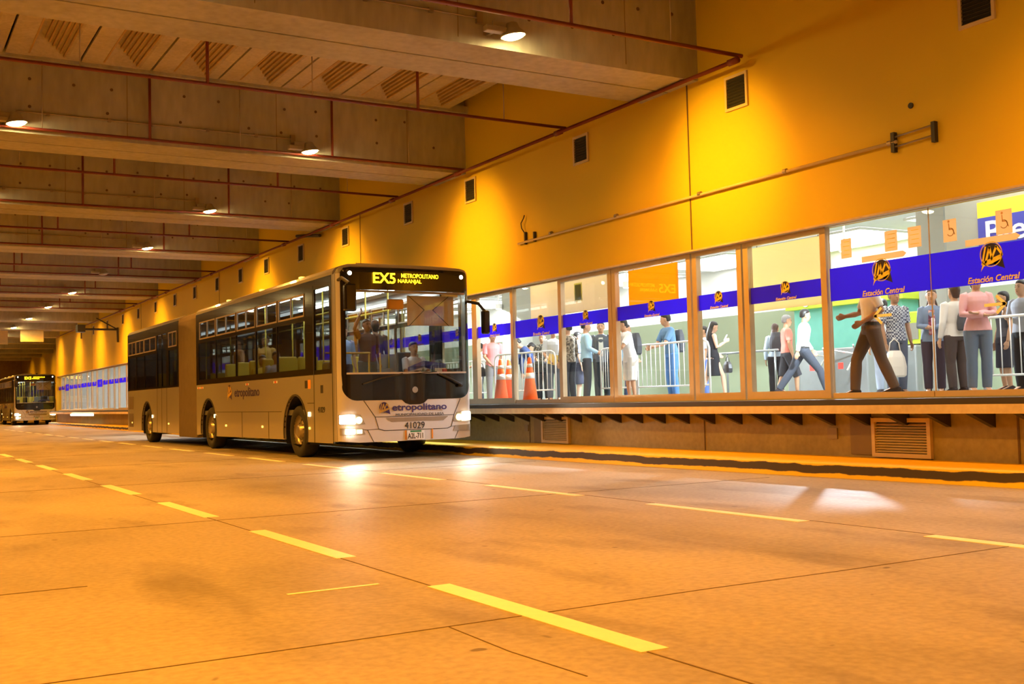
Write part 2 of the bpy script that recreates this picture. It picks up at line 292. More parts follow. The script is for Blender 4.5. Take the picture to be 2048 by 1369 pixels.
# beams and ceiling panels
YB = [-8.6, -1.6, 5.4, 12.4, 19.75, 26.75, 33.65, 40.6, 47.6, 54.5, 61.5, 68.4, 75.4, 82.4, 89.4, 96.4, 103.4, 110.4]
for i, y in enumerate(YB):
    xr = 10.62 if y < 76 else 13.1
    m = MB(); m.box(-14, xr, y, y + .68, 5.645, 7.46); m.box(-14, xr, y + .72, y + 1.38, 5.645, 7.46); m.box(-14, xr, y + .6, y + .8, 5.80, 7.4)
    m.box(-14, xr, y - .16, y + .05, 6.88, 7.02)
    if i in (3, 4, 5):
        pass
    b = m.build('beam', M['beam']); struct(b)
    if 0 < y < 40:
        h = MB(); rnd = random.Random(i)
        for z in (6.57, 6.12):
            x = 1.7
            while x < 10.3:
                h.lathe([(.028, -.004), (.028, .01)], (x, y, z + rnd.uniform(-.02, .02)), 'y', 8); x += rnd.choice([.62, .62, 1.25, .7])
        h.build('tie_hole', M['joint'], b)
        h = MB()
        for x in (1.2, 3.9, 6.6, 9.3): h.box(x - .006, x + .006, y - .003, y + .003, 5.72, 6.85)
        h.build('form_seam', mat('seam_stain', (.22, .17, .11), .9), b)
# folded ceiling panels: pan recess with ribbed flanks between thin gaps
def pan(y0, y1, x0):
    wdt = 1.185; z = 6.93; xs = [x0 + .02, x0 + .36, x0 + .42, x0 + .50, x0 + .98, x0 + wdt - .02]
    m = MB(); e = .62
    # flat flanges
    m.box(xs[0], xs[1], y0, y1, z, z + .05); m.box(xs[4], xs[5], y0, y1, z, z + .05)
    m.box(xs[1], xs[4], y0, y0 + .12, z, z + .05); m.box(xs[1], xs[4], y1 - .12, y1, z, z + .05)
    a, b_ = y0 + .12, y1 - .12
    # pan: flanks, end slopes and top, as a closed thin hood
    o = [(xs[1], a, z), (xs[4], a, z), (xs[4], b_, z), (xs[1], b_, z)]; t = [(xs[2], a + e, z + .20), (xs[3], a + e, z + .20), (xs[3], b_ - e, z + .20), (xs[2], b_ - e, z + .20)]
    for p, q, r, s_ in ((0, 1, 1, 0), (2, 3, 3, 2)): m.face([o[p], o[q], t[r], t[s_]])
    m.face(t)
    m.m = 1
    for (p, q) in ((1, 2), (3, 0)): m.face([o[p], o[q], t[q], t[p]])
    m.m = 2
    for s0, s1 in ((o[1], t[1]), (o[0], t[0])):
        for kk in range(1, 7):
            f = kk / 7; x = s0[0] + (s1[0] - s0[0]) * f; zz = z + .20 * f; yy0 = a + e * f; yy1 = b_ - e * f
            m.box(x - .014, x + .014, yy0, yy1, zz - .035, zz + .01)
    return m
base = None
for i, y in enumerate(YB[2:9]):
    y0, y1 = y + 1.38, YB[YB.index(y) + 1] - .1
    if YB.index(y) > 6: break
    x = -2.83
    while x < 10.0:
        m = pan(y0, y1, x); o = m.build('ceiling_panel', [M['slab'], M['slab'], M['rib']]); struct(o); x += 1.185
# the wall's sprinkler main, cross branches and their hangers
def tubeobj(name, mt, paths, r, parent=None, n=8):
    m = MB()
    for p in paths: m.tube(p, r, n)
    return m.build(name, mt, parent, smooth=True)
YP = [11.34, 15.83, 19.63, 22.88, 26.63, 30.5, 33.53, 38.3, 40.48, 45.1, 47.48, 51.3, 54.38]
root = empty('sprinkler_main', (10.36, 11.3, 5.608)); tag(root, 'long dark red pipe running the length of the yellow wall under the beams', 'pipe')
tubeobj('pipe', M['pipe'], [[(0, 0, 0), (0, 63.5, 0)]], .030, root, 10)
for i, y in enumerate(YP): tubeobj('tee_fitting', M['pipe'], [[(0, y - 11.34 - .09 + .04, 0), (0, y - 11.34 + .13, 0)]], .05, root)
for i, y in enumerate(YP):
    on_beam = i % 2 == 0 and i > 0
    lab = ['dark red sprinkler branch in front of the nearest concrete beam', 'dark red sprinkler branch across the bay behind the nearest beam', 'dark red sprinkler branch just in front of the second beam', 'dark red sprinkler branch across the bay behind the second beam',
           'dark red sprinkler branch just in front of the third beam', 'dark red sprinkler branch across the bay behind the third beam', 'dark red sprinkler branch just in front of the fourth beam', 'dark red sprinkler branch across the bay behind the fourth beam',
           'dark red sprinkler branch just in front of the fifth beam', 'dark red sprinkler branch across the bay behind the fifth beam', 'dark red sprinkler branch just in front of the sixth beam', 'dark red sprinkler branch across the bay behind the sixth beam', 'dark red sprinkler branch just in front of the seventh beam'][i]
    r0 = empty('sprinkler_branch', (10.5, y, 5.705)); tag(r0, lab, 'pipe', 'sprinkler branches under the roof')
    tubeobj('pipe', M['pipe'], [[(-16.5, 0, 0), (.02, 0, 0)]], .026 if i else .03, r0)
    ztop = 1.16 if on_beam else 1.25
    for X in (-2.55, .85, 4.26, 7.66):
        tubeobj('riser', M['pipe'], [[(X - 10.5, 0, 0), (X - 10.5, 0, ztop)]], .025, r0)
    for X in (-.9, 2.5, 5.87, 9.27):
        tubeobj('hanger_rod', M['steel'], [[(X - 10.5, 0, 0), (X - 10.5, 0, ztop + .3)]], .009, r0, 6)
# conduits on beam faces
for i in (3, 4, 5, 6, 8, 9):
    y = YB[i]
    m = MB(); m.tube([(2.1, y - .03, 6.0), (6.9, y - .03, 6.0)], .014); m.box(6.86, 6.95, y - .05, y, 5.93, 6.08)
    for x in (2.6, 3.6, 4.3, 5.3, 6.2): m.box(x - .03, x + .03, y - .045, y, 5.97, 6.03)
    o = m.build('cable_conduit', M['steel']); tag(o, {3: 'thin grey conduit on the face of the nearest beam', 4: 'thin grey conduit on the second beam between its two lamps', 5: 'thin grey conduit along the third beam', 6: 'thin grey conduit along the fourth beam', 8: 'thin grey conduit on the beam behind the unlit lamp', 9: 'farthest thin grey conduit, second beam past the unlit lamp'}[i], 'conduit', 'conduits on the beams')

# ------------------------------------------------------------------ sodium lamps
def light(name, typ, loc, parent, energy, col, size=0.1, spot=None, blend=0.5, aim=None):
    l = bpy.data.lights.new(name, typ); l.energy = energy; l.color = col
    if typ == 'SPOT': l.spot_size = spot; l.spot_blend = blend; l.shadow_soft_size = size
    elif typ == 'AREA': l.shape = 'RECTANGLE' if isinstance(size, tuple) else 'SQUARE'; l.size = size[0] if isinstance(size, tuple) else size; l.size_y = size[1] if isinstance(size, tuple) else size
    else: l.shadow_soft_size = size
    o = bpy.data.objects.new(name, l); C.objects.link(o); o.location = loc
    if parent: o.parent = parent
    if aim is not None: o.rotation_euler = Vector(aim).to_track_quat('-Z', 'Y').to_euler()
    return o
def make_lamp(lit=True):
    r = empty('flood_lamp', (0, 0, 0))
    m = MB(); m.lathe([(.05, .16), (.075, .15), (.10, .08), (.17, .0), (.175, -.02), (.16, -.02), (.155, .0)], (0, 0, 0), 'z', 18)
    m.xf(Matrix.Rotation(-.16, 4, 'Y')); m.build('reflector', M['house'], r, smooth=True)
    m = MB(); m.lathe([(.150, -.012), (.135, -.035), (.085, -.055), (.0, -.062)], (0, 0, 0), 'z', 18); m.xf(Matrix.Rotation(-.16, 4, 'Y')); m.build('lens', M['bulb'] if lit else M['dimlens'], r, smooth=True)
    m = MB(); m.box(-.42, -.12, -.055, .055, -.01, .07); m.box(-.30, .05, .0, .03, .07, .15); m.build('gear_box', M['house'], r, bevel=.012)
    m = MB(); m.box(-.22, -.17, .03, .35, .055, .08); m.box(-.26, -.12, .335, .355, .055, .2); m.build('bracket', M['steel'], r)
    if lit:
        l = light('lamp_light', 'AREA', (0, .0, -.070), r, LAMP_W, SOD, .24); l.data.shape = 'DISK'; l.data.spread = math.radians(152)
        light('lamp_side_light', 'SPOT', (.08, -.02, -.080), r, WALL_W, (1.0, 0.50, 0.03), .12, math.radians(50), 1.0, (3.3, -.1, -1.35))
        light('lamp_mid_light', 'SPOT', (.06, -.02, -.080), r, MID_W, SOD, .15, math.radians(98), 1.0, (3.3, 0, -3.4))
    return r
proto = make_lamp(); fill_data = bpy.data.lights['lamp_light'].copy(); fill_data.energy = FILL_W; fill_data.spread = math.radians(150); nil_data = bpy.data.lights['lamp_side_light'].copy(); nil_data.energy = WALL_W * .3
rows = [(7.25, YB, 'over the platform lane'), (2.2, [y for y in YB if y < 90], 'over the middle lane'), (-2.8, [y for y in YB if -5 < y < 60], 'over the far left lane')]
first = True
ORD = {5.4: 'in front of the frame', 12.4: 'nearest beam', 19.75: 'second beam', 26.75: 'third beam', 33.65: 'fourth beam', 47.6: 'sixth beam', 54.5: 'seventh beam', 61.5: 'eighth beam', 68.4: 'ninth beam', 75.4: 'tenth beam'}
for X, L, rt in rows:
    for y in L:
        if X == 7.25 and y == 40.6:
            o = make_lamp(False); o.location = (X - (.02 if y < 13 else .12), y - .34, 5.735); tag(o, 'unlit grey flood lamp on the fifth beam, the only dark lamp', 'lamp'); continue
        o = proto if first else copy_tree(proto); first = False
        o.location = (X - (.02 if y < 13 else .12), y - .34, 5.735)
        if X < 7:
            for c in bpy.data.objects:
                if c.parent == o and c.type == 'LIGHT':
                    if c.name.startswith('lamp_light'): c.data = fill_data
                    else: c.data = nil_data
        tag(o, ('glowing sodium flood lamp on the ' + ORD[y] + ' ' + rt) if y in ORD and y > 6 else 'glowing sodium flood lamp hung from a distant beam ' + rt, 'lamp', 'sodium flood lamps on the beams')

# ------------------------------------------------------------------ wall fittings
def vent():
    r = empty('wall_vent'); m = MB()
    for a in ((-.23, .23, .21, .25), (-.23, .23, -.25, -.21)): m.box(-.03, 0, a[0], a[1], a[2], a[3])
    m.box(-.03, 0, -.23, -.19, -.21, .21); m.box(-.03, 0, .19, .23, -.21, .21); m.build('frame', M['vent'], r)
    m = MB(); m.box(-.005, 0, -.19, .19, -.21, .21); m.build('duct', M['ventin'], r)
    m = MB()
    for i in range(9): z = -.18 + i * .045; m.prism([(-.006, -.19, z), (-.022, -.19, z - .02), (-.020, -.19, z - .024), (-.004, -.19, z - .004)], (0, .38, 0))
    m.build('louvre', M['dark'], r); return r
v0 = vent(); VY = [7.66, 11.57, 15.51, 19.54, 22.53, 26.36, 29.73, 32.86, 35.6, 38.4, 41.5, 44.6, 48.0, 51.5, 55, 59, 63, 67]
VL = ['square louvred vent high on the yellow wall at the top right corner', 'square louvred vent on the wall beside the end of the nearest beam', 'square louvred vent above the glass doors, left of the wall joint', 'square louvred vent on the wall under the second beam end']
for i, y in enumerate(VY):
    o = v0 if i == 0 else copy_tree(v0); o.location = (10.62, y, 5.27)
    lb = VL[i] if i < 4 else 'dark square wall vent, number %d along the wall counted from the right' % (i + 1)
    tag(o, lb, 'vent', 'vents in a row along the yellow wall')
def grille(name, y0, y1, label):
    r = empty(name, (10.62, (y0 + y1) / 2, .41)); hw = (y1 - y0) / 2; m = MB(); t = .05
    m.box(-.05, 0, -hw, hw, .19, .24); m.box(-.05, 0, -hw, hw, -.23, -.18); m.box(-.05, 0, -hw, -hw + t, -.18, .19); m.box(-.05, 0, hw - t, hw, -.18, .19); m.build('frame', M['vent'], r)
    m = MB(); m.box(-.006, 0, -hw + t, hw - t, -.18, .19); m.build('duct', M['ventin'], r)
    m = MB()
    for i in range(11): z = -.155 + i * .032; m.prism([(-.01, -hw + t, z + .01), (-.04, -hw + t, z - .008), (-.04, -hw + t, z - .014), (-.01, -hw + t, z + .004)], (0, 2 * hw - 2 * t, 0))
    m.build('louvre', M['vent'], r); tag(r, label, 'vent'); return r
grille('floor_grille', 8.5, 9.36, 'large rectangular louvred grille low on the wall below the arrow-marked glass'); grille('floor_grille', 16.1, 16.99, 'small louvred grille low on the wall just right of the bus')
r = empty('wall_conduit', (10.62, 8.9, 3.95)); tag(r, 'long metal conduit running across the yellow wall above the glass doors', 'conduit')
tubeobj('pipe', M['vent'], [[(-.04, -.1, 0), (-.04, 8.75, -.04)]], .022, r)
for y in (.0, 1.75, 3.5, 5.6, 7.6): m = MB(); m.lathe([(.034, -.03), (.034, .03)], (-.04, y, 0), 'y', 10); m.build('clamp', M['steel'], r)
r = empty('sign_bracket', (10.62, 8.55, 3.95)); tag(r, 'rusty double-rail bracket bolted to the yellow wall at upper right', 'bracket')
for z in (.06, -.06): tubeobj('rail', M['steel'], [[(-.04, -.28, z + .02), (-.04, .3, z)]], .012, r, 6)
for y, h in ((-.28, .12), (.3, .12)):
    m = MB(); m.box(-.06, 0, y - .025, y + .025, -h, h); m.build('bracket_plate', M['dark'], r)
r = empty('stub_bracket', (10.62, 17.4, 3.9)); tag(r, 'small bracket with a curled cable end on the wall above the bus mirror', 'bracket')
MB().box(-.05, 0, -.02, .02, -.03, .2).build('bracket_plate', M['dark'], r); MB().box(-.05, 0, -.34, -.30, -.02, .16).build('bracket_plate', M['dark'], r)
tubeobj('rail', M['steel'], [[(-.04, -.32, .03), (-.04, .02, .03)]], .012, r, 6)
tubeobj('cable', M['dark'], [[(-.03, .02, .18), (-.06, .08, .28), (-.06, .1, .38), (-.05, .02, .46), (-.04, .0, .52)]], .010, r, 6)
m = MB(); m.lathe([(.035, -.02), (.035, 0)], (10.62, 8.6, 4.34), 'x', 10); o = m.build('wall_plug', M['dark']); tag(o, 'small round dark plug on the yellow wall above the bracket', 'plug')
r = empty('camera_bracket', (10.55, 56.0, 4.84)); tag(r, 'dark angled arm bracket on the wall above the rear of the bus', 'bracket')
m = MB(); m.tube([(0, 0, 0), (-1.6, 0, 0)], .05); m.tube([(0, 0, -.62), (-.02, 0, .1)], .05); m.tube([(0, 0, 0), (-1.0, 0, .55)], .03); m.build('arm', M['dark'], r)
m = MB(); m.box(-1.9, -1.55, -.3, .3, -.15, .2); m.build('head', M['dark'], r)
r = empty('pipe_bracket', (10.55, 29.9, 5.78)); tag(r, 'short dark stub pipe pointing out near the pipe above the bus roof', 'pipe'); m = MB(); m.tube([(0, 0, 0), (-.02, -1.9, -.25)], .045); m.build('stub', M['dark'], r)
# hanging road signs
def hang_sign(loc, w_, h_, label):
    r = empty('hanging_sign', loc); m = MB(); m.box(-w_ / 2, w_ / 2, -.03, .03, -h_, 0); m.build('board', M['signbk'], r, bevel=.01)
    for s in (-1, 1): m = MB(); m.box(s * w_ * .32 - .05, s * w_ * .32 + .05, -.03, .03, 0, 1.77 if loc[2] < 5.8 else 1.6); m.build('post', M['signbk'], r)
    tag(r, label, 'sign', 'blank signs hung over the lanes')
hang_sign((8.20, 68.9, 5.72), 1.25, .76, 'pale blank hanging sign with two posts above the distant bus')
hang_sign((6.62, 72.4, 5.9), 1.3, .9, 'second pale hanging sign, farther left at the picture edge')

# ------------------------------------------------------------------ lane markings and slab joints (part of the floor)
def dash(x0, x1, y0, y1): return MB().box(x0, x1, y0, y1, 0, .004).build('lane_dash', M['paint'])
for i in range(-2, 18):
    o = dash(2.59, 2.725, 3.47 + 3.21 * i, 5.36 + 3.21 * i); tag(o, 'wide yellow painted dash in the near lane line, %s' % ('nearest in view' if i == 0 else 'dash %d counted away from the camera' % (i + 1)), 'road marking', 'dashes of the near lane line')
for i in range(-1, 20):
    o = dash(6.13, 6.25, 3.1 + 3.07 * i, 5.02 + 3.07 * i); tag(o, 'thin pale painted dash in the lane line beside the bus, dash %d from the right' % (i + 1), 'road marking', 'dashes of the lane line beside the bus')
m = MB()
def crack(pts, wd=.008):
    for a, b in zip(pts, pts[1:]):
        a = Vector(a); b = Vector(b); n = Vector((-(b - a).y, (b - a).x)).normalized() * wd / 2
        m.prism([(*(a - n), 0), (*(b - n), 0), (*(b + n), 0), (*(a + n), 0)], (0, 0, .002))
for y in (4.38, 9.6, 14.8, 20, 25.2, -1):
    pts = [(-8 + i * .9, y + random.uniform(-.015, .015)) for i in range(20)]; crack(pts)
crack([(2.62, -4 + i * 1.5) for i in range(40)], .009); crack([(6.27, -4 + i * 1.5) for i in range(40)], .009)
crack([(2.21, 4.36), (2.19, 3.8), (2.22, 3.3)], .006); crack([(-2.0, 6.59), (1.07, 6.6)], .012)
struct(m.build('floor_joints', M['joint']))
m = MB()
for (x0, y0, x1, y1) in ((1.9, 5.60, 2.42, 5.62),): m.box(x0, x1, y0, y0 + .03, 0, .002)
o = m.build('worn_paint_streak', M['paint']); tag(o, 'short worn yellow paint streak across the road near the lane line', 'road marking')

# ------------------------------------------------------------------ platform hall behind the glass
struct(MB().box(10.63, 21, -6, 76.8, .72, .9).build('floor_hall', M['hallfloor']))
struct(MB().box(10.95, 21, -6, 76.8, 4.45, 4.6).build('ceiling_hall', M['hallwhite']))
hw = struct(MB().box(20.5, 20.8, -6, 76.8, .9, 3.12).build('wall_hall_lower', M['hallwall']))
struct(MB().box(20.5, 20.8, -6, 76.8, 3.12, 4.45).build('wall_hall_upper', M['hallwhite']))
struct(MB().box(10.95, 20.5, -6.3, -6, .9, 4.45).build('wall_hall_south', M['hallwhite'])); struct(MB().box(10.95, 20.5, 76.5, 76.8, .9, 4.45).build('wall_hall_north', M['hallwhite']))
for n, (x, y0, y1) in enumerate(((15.3, 11.85, 12.4), (15.3, 24.9, 26.5), (15.3, 38, 39.2), (15.3, 51, 52.2))):
    struct(MB().box(x, x + .6, y0, y1, .9, 4.45).build('pillar', M['grey']))
struct(MB().box(14.0, 14.2, 3, 10.81, 2.75, 4.45).build('wall_bulkhead', M['grey']))
# luminous coffers of the hall ceiling, each a lamp of its own
k = 0
for y in [5 + 4.2 * i for i in range(17)]:
    for x in (12.9, 16.2, 19.2):
        r = empty('ceiling_light', (x, y, 4.44)); MB().box(-1.1, 1.1, -1.5, 1.5, -.03, 0).build('diffuser', M['ceilem'], r)
        m = MB(); m.box(-1.14, -1.1, -1.54, 1.54, -.05, 0); m.box(1.1, 1.14, -1.54, 1.54, -.05, 0); m.box(-1.1, 1.1, -1.54, -1.5, -.05, 0); m.box(-1.1, 1.1, 1.5, 1.54, -.05, 0); m.build('frame', M['white'], r)
        k += 1; tag(r, 'large glowing white ceiling panel in the hall behind the glass', 'ceiling light', 'lit ceiling panels of the hall')
for i, y in enumerate((13.9, 20.5, 26.5, 33, 40)):
    r = empty('spot_downlight', (15.2, y, 3.5)); m = MB(); m.lathe([(.10, 0), (.10, .14), (.02, .16), (.02, .94)], n=14); m.build('housing', M['white'], r)
    MB().lathe([(.08, -.004), (.08, 0)], n=14).build('lens', M['ceilem'], r); light('downlight', 'SPOT', (0, 0, -.03), r, KEY_W, (.76, .88, 1.0), .07, math.radians(147), .06, (0, 0, -1))
    tag(r, 'white pendant downlight in the hall behind the glass doors', 'lamp', 'pendant downlights of the hall')
for i, y in enumerate((19.2, 23.4, 27.6, 32, 37)):  # unseen downlights added to brighten the road under the bus
    r = empty('spot_downlight', (12.25, y, 4.1)); m = MB(); m.lathe([(.10, 0), (.10, .14), (.02, .16), (.02, .34)], n=14); m.build('housing', M['white'], r)
    MB().lathe([(.08, -.004), (.08, 0)], n=14).build('lens', M['ceilem'], r); light('downlight', 'SPOT', (0, 0, -.03), r, KEY_W * 1.1, (.86, .92, 1.0), .08, math.radians(84), .3, (-1, 0, -1))
    tag(r, 'added unseen downlight close behind the glass doors, lighting the road under the bus', 'lamp', 'added downlights close to the doors')
r = empty('glow_strip', (10.13, 64.0, .62)); MB().box(-.04, .0, -3.6, 3.6, 0, .09).build('tube', M['tube'], r); MB().box(.0, .03, -3.65, 3.65, -.01, .10).build('housing', M['white'], r); tag(r, 'long glowing strip added for the bright white patch under the platform edge beside the distant bus', 'light')  # glowing strip added for the white patch beside the far headlights
# signs and boards inside
def board(name, x, y0, y1, z0, z1, m, label, hang=4.45):
    r = empty(name, (x, (y0 + y1) / 2, z0)); h = (y1 - y0) / 2; MB().box(-.015, .015, -h, h, 0, z1 - z0).build('panel', m, r)
    mm = MB(); mm.tube([(0, -h * .8, z1 - z0), (0, -h * .8, hang - z0)], .008, 6); mm.build('cable', M['steel'], r); mm = MB(); mm.tube([(0, h * .8, z1 - z0), (0, h * .8, hang - z0)], .008, 6); mm.build('cable', M['steel'], r)
    tag(r, label, 'sign board'); return r
board('hanging_board', 11.3, 13.86, 15.17, 2.45, 3.14, M['orboard'], 'plain orange board hung behind the glass pane showing the mirrored bus sign')
board('hanging_board', 11.2, 10.55, 12.05, 2.18, 3.11, M['cream'], 'pale yellow board hung behind the framed door left of the big panes')
b = board('hanging_board', 11.6, 16.0, 18.9, 2.60, 3.35, M['peach'], 'long peach board behind the door panes beside the bus')
m = MB(); m.box(-.02, -.014, -.42, -.16, .20, .55); m.build('vent_border', M['white'], b); m = MB(); m.box(-.024, -.019, -.39, -.19, .23, .52); m.build('vent_slot', M['dark'], b)
r = empty('welcome_sign', (13.97, 8.75, 3.0)); MB().box(-.02, .02, -1.47, 1.47, 0, .45).build('blue_panel', M['blue'], r); MB().box(-.02, .02, -1.47, 1.47, .4502, .68).build('yellow_panel', M['yel'], r)
text('Bienvenidos', 'lettering', M['white'], (-.023, .06, .23), .32, 2.58, WALLF, r, .012); tag(r, 'blue and yellow welcome sign reading Bienvenidos in white letters', 'sign')
# kiosk at the back
r = empty('shop_kiosk', (20.2, 18.0, .9)); MB().box(-.3, .25, -1.4, 1.9, 0, 2.1).build('shop_wall', M['teal'], r); MB().box(-.5, .25, -1.6, 2.0, 2.1, 2.5).build('fascia', M['lime'], r)
MB().box(-.8, -.35, -1.0, 1.7, 0, 1.0).build('counter', M['tin'], r, bevel=.02)
m = MB(); m.lathe([(.14, -.52), (.14, -.51)], (0, 1.3, 2.28), 'x', 16); m.build('badge', M['white'], r); tag(r, 'teal lit shop kiosk with a lime fascia at the back of the hall', 'kiosk')
r = empty('cash_machine', (19.6, 15.9, .9)); MB().box(-.3, .3, -.45, .45, 0, 1.75).build('cabinet', M['lime'], r, bevel=.03); MB().box(-.315, -.29, -.2, .25, 1.15, 1.5).build('screen', M['grey'], r); MB().box(-.36, -.29, -.25, .25, .9, 1.05).build('keypad', M['dark'], r)
tag(r, 'lime green cash machine with a small grey screen beyond the turnstiles', 'cash machine')
def turnstile(x, y, label):
    r = empty('turnstile', (x, y, .9)); m = MB(); m.box(-.14, .14, -.55, .55, 0, 1.0); m.build('cabinet', M['tin'], r, bevel=.03); MB().box(-.145, -.139, .1, .24, .55, .68).build('signal', M['red'], r)
    for a in (0, 120, 240):
        a = math.radians(a + 20); m = MB(); m.tube([(-.14, -.25, .85), (-.14 - .32, -.25 + .30 * math.cos(a), .82 + .32 * math.sin(a))], .018, 8); m.build('arm', M['chrome'], r)
    tag(r, label, 'turnstile')
turnstile(17.9, 16.3, 'grey turnstile with red signal seen past the man in brown trousers'); turnstile(18.5, 17.7, 'grey turnstile with red signal behind the walking man in white'); turnstile(18.9, 15.9, 'grey turnstile seen between the walker in brown trousers and the pane edge')
r = empty('guard_rail', (16.5, 18.0, .9))
tubeobj('top_rail', M['tin'], [[(0, -1.0, .98), (0, 1.6, .98)]], .025, r)
for y in (-.9, -.1, .6, 1.5): tubeobj('post', M['tin'], [[(0, y, 0), (0, y, .98)]], .022, r)
tag(r, 'grey steel guard rail with thin posts behind the framed yellow-board door', 'railing')
# crowd barriers
def make_barrier(L=2.2):
    r = empty('crowd_barrier'); z0, z1, h, c = .26, 1.10, L / 2, .14
    pts = [(0, -h, 0), (0, -h, z1 - c), (0, -h + c * .3, z1 - c * .3), (0, -h + c, z1), (0, h - c, z1), (0, h - c * .3, z1 - c * .3), (0, h, z1 - c), (0, h, 0)]
    tubeobj('frame', M['barrier'], [pts], .02, r, 8); tubeobj('bottom_rail', M['barrier'], [[(0, -h, z0), (0, h, z0)]], .016, r, 8)
    n = 15
    for i in range(1, n): y = -h + L * i / n; tubeobj('bar', M['barrier'], [[(0, y, z0), (0, y, z1)]], .009, r, 6)
    for y in (-h + .02, h - .02): tubeobj('foot', M['barrier'], [[(-.28, y, .015), (.28, y, .015)]], .015, r, 6)
    return r
b0 = make_barrier(); b0.location = (13.45, 16.75, .9); tag(b0, 'white crowd barrier under the leaning man in white and the man in blue', 'barrier', 'white crowd barriers')
for x, y, a, lb in ((12.6, 20.9, .12, 'white crowd barrier behind the traffic cones beside the bus'), (14.1, 9.2, .05, 'white crowd barrier at the right picture edge'), (14.05, 11.15, -.9, 'white crowd barrier turned edge-on between the scarf wearer and the white jacket'), (13.75, 25.9, .1, 'white crowd barrier behind the person in the pink polo')):
    c = copy_tree(b0); c.location = (x, y, .9); c.rotation_euler = (0, 0, a); tag(c, lb)
c = make_barrier(1.25); c.location = (13.45, 18.52, .9); tag(c, 'short white crowd barrier left of the leaning man in white', 'barrier', 'white crowd barriers')
# traffic cones
def make_cone():
    r = empty('traffic_cone'); m = MB(); m.box(-.19, .19, -.19, .19, 0, .035); m.build('base', M['cone'], r, bevel=.01)
    MB().lathe([(.155, .035), (.035, .88), (.02, .90), (.0, .90)], n=20).build('body', M['cone'], r, smooth=True)
    for z0, z1 in ((.48, .59), (.70, .77)):
        R = lambda z: .155 + (.035 - .155) * (z - .035) / .845 + .003
        MB().lathe([(R(z0) - .004, z0), (R(z0), z0), (R(z1), z1), (R(z1) - .004, z1)], n=20).build('reflective_band', M['white'], r, smooth=True)
    return r
c0 = make_cone(); c0.location = (11.05, 19.25, .9); c0.rotation_euler = (0, 0, .3); tag(c0, 'orange traffic cone nearest the bus, left of the three', 'traffic cone', 'traffic cones behind the first door')
for x, y, lb in ((11.42, 19.55, 'orange traffic cone in the middle of the three, half behind another'), (11.25, 18.45, 'orange traffic cone half hidden by the door frame, right of the other two')):
    c = copy_tree(c0); c.location = (x, y, .9); tag(c, lb)

# ------------------------------------------------------------------ glass doors and windows
GX = 10.76
def window(n, y0, y1, framed, band=True, bz=(2.24, 2.47), em=.17, lower=.985, deco=True, top=3.06, logo_y=None):
    r = empty('window_%d' % n, (GX, (y0 + y1) / 2, 0)); struct(r); h = (y1 - y0) / 2
    fw = .10 if framed else .005; d = .045 if framed else .03; dv = d if framed else .006
    m = MB(); m.box(-dv, dv, -h, -h + fw, .886, 3.125); m.box(-dv, dv, h - fw, h, .886, 3.125); m.box(-d, d, -h + fw, h - fw, .886, lower + (0.02 if framed else -.02)); m.box(-d, d, -h + fw, h - fw, top, 3.125); m.build('frame', M['alu'], r)
    MB().box(-.004, .004, -h + fw, h - fw, lower + (0.02 if framed else -.02), top).build('pane', M['glass'], r)
    if band:
        b = MB().box(-.0075, -.0045, -h + fw, h - fw, bz[0], bz[1]).build('blue_band', M['band'], r)
        if deco:
            ly = logo_y if logo_y is not None else 0.0
            hb = bz[1] - bz[0]; s = em
            emblem(b, (-.008, ly + s / 2, bz[0] + hb * .30), s, WALLF, M['orange'], M['navy'])
            if n < 14: text('Estación Central', 'lettering', M['orange'], (-.009, ly, bz[0] + hb * .115), hb * .17, s * 2.3, WALLF, b, .015, .25)
    return r
W = [(0, 19.72, 21.35, True), (1, 18.15, 19.72, True), (2, 16.56, 18.13, False), (3, 14.90, 16.54, True), (4, 12.84, 14.88, True), (5, 11.72, 12.80, True), (6, 10.12, 11.68, True), (7, 8.54, 10.10, False), (8, 6.9, 8.538, False), (9, 5.2, 6.88, False)]
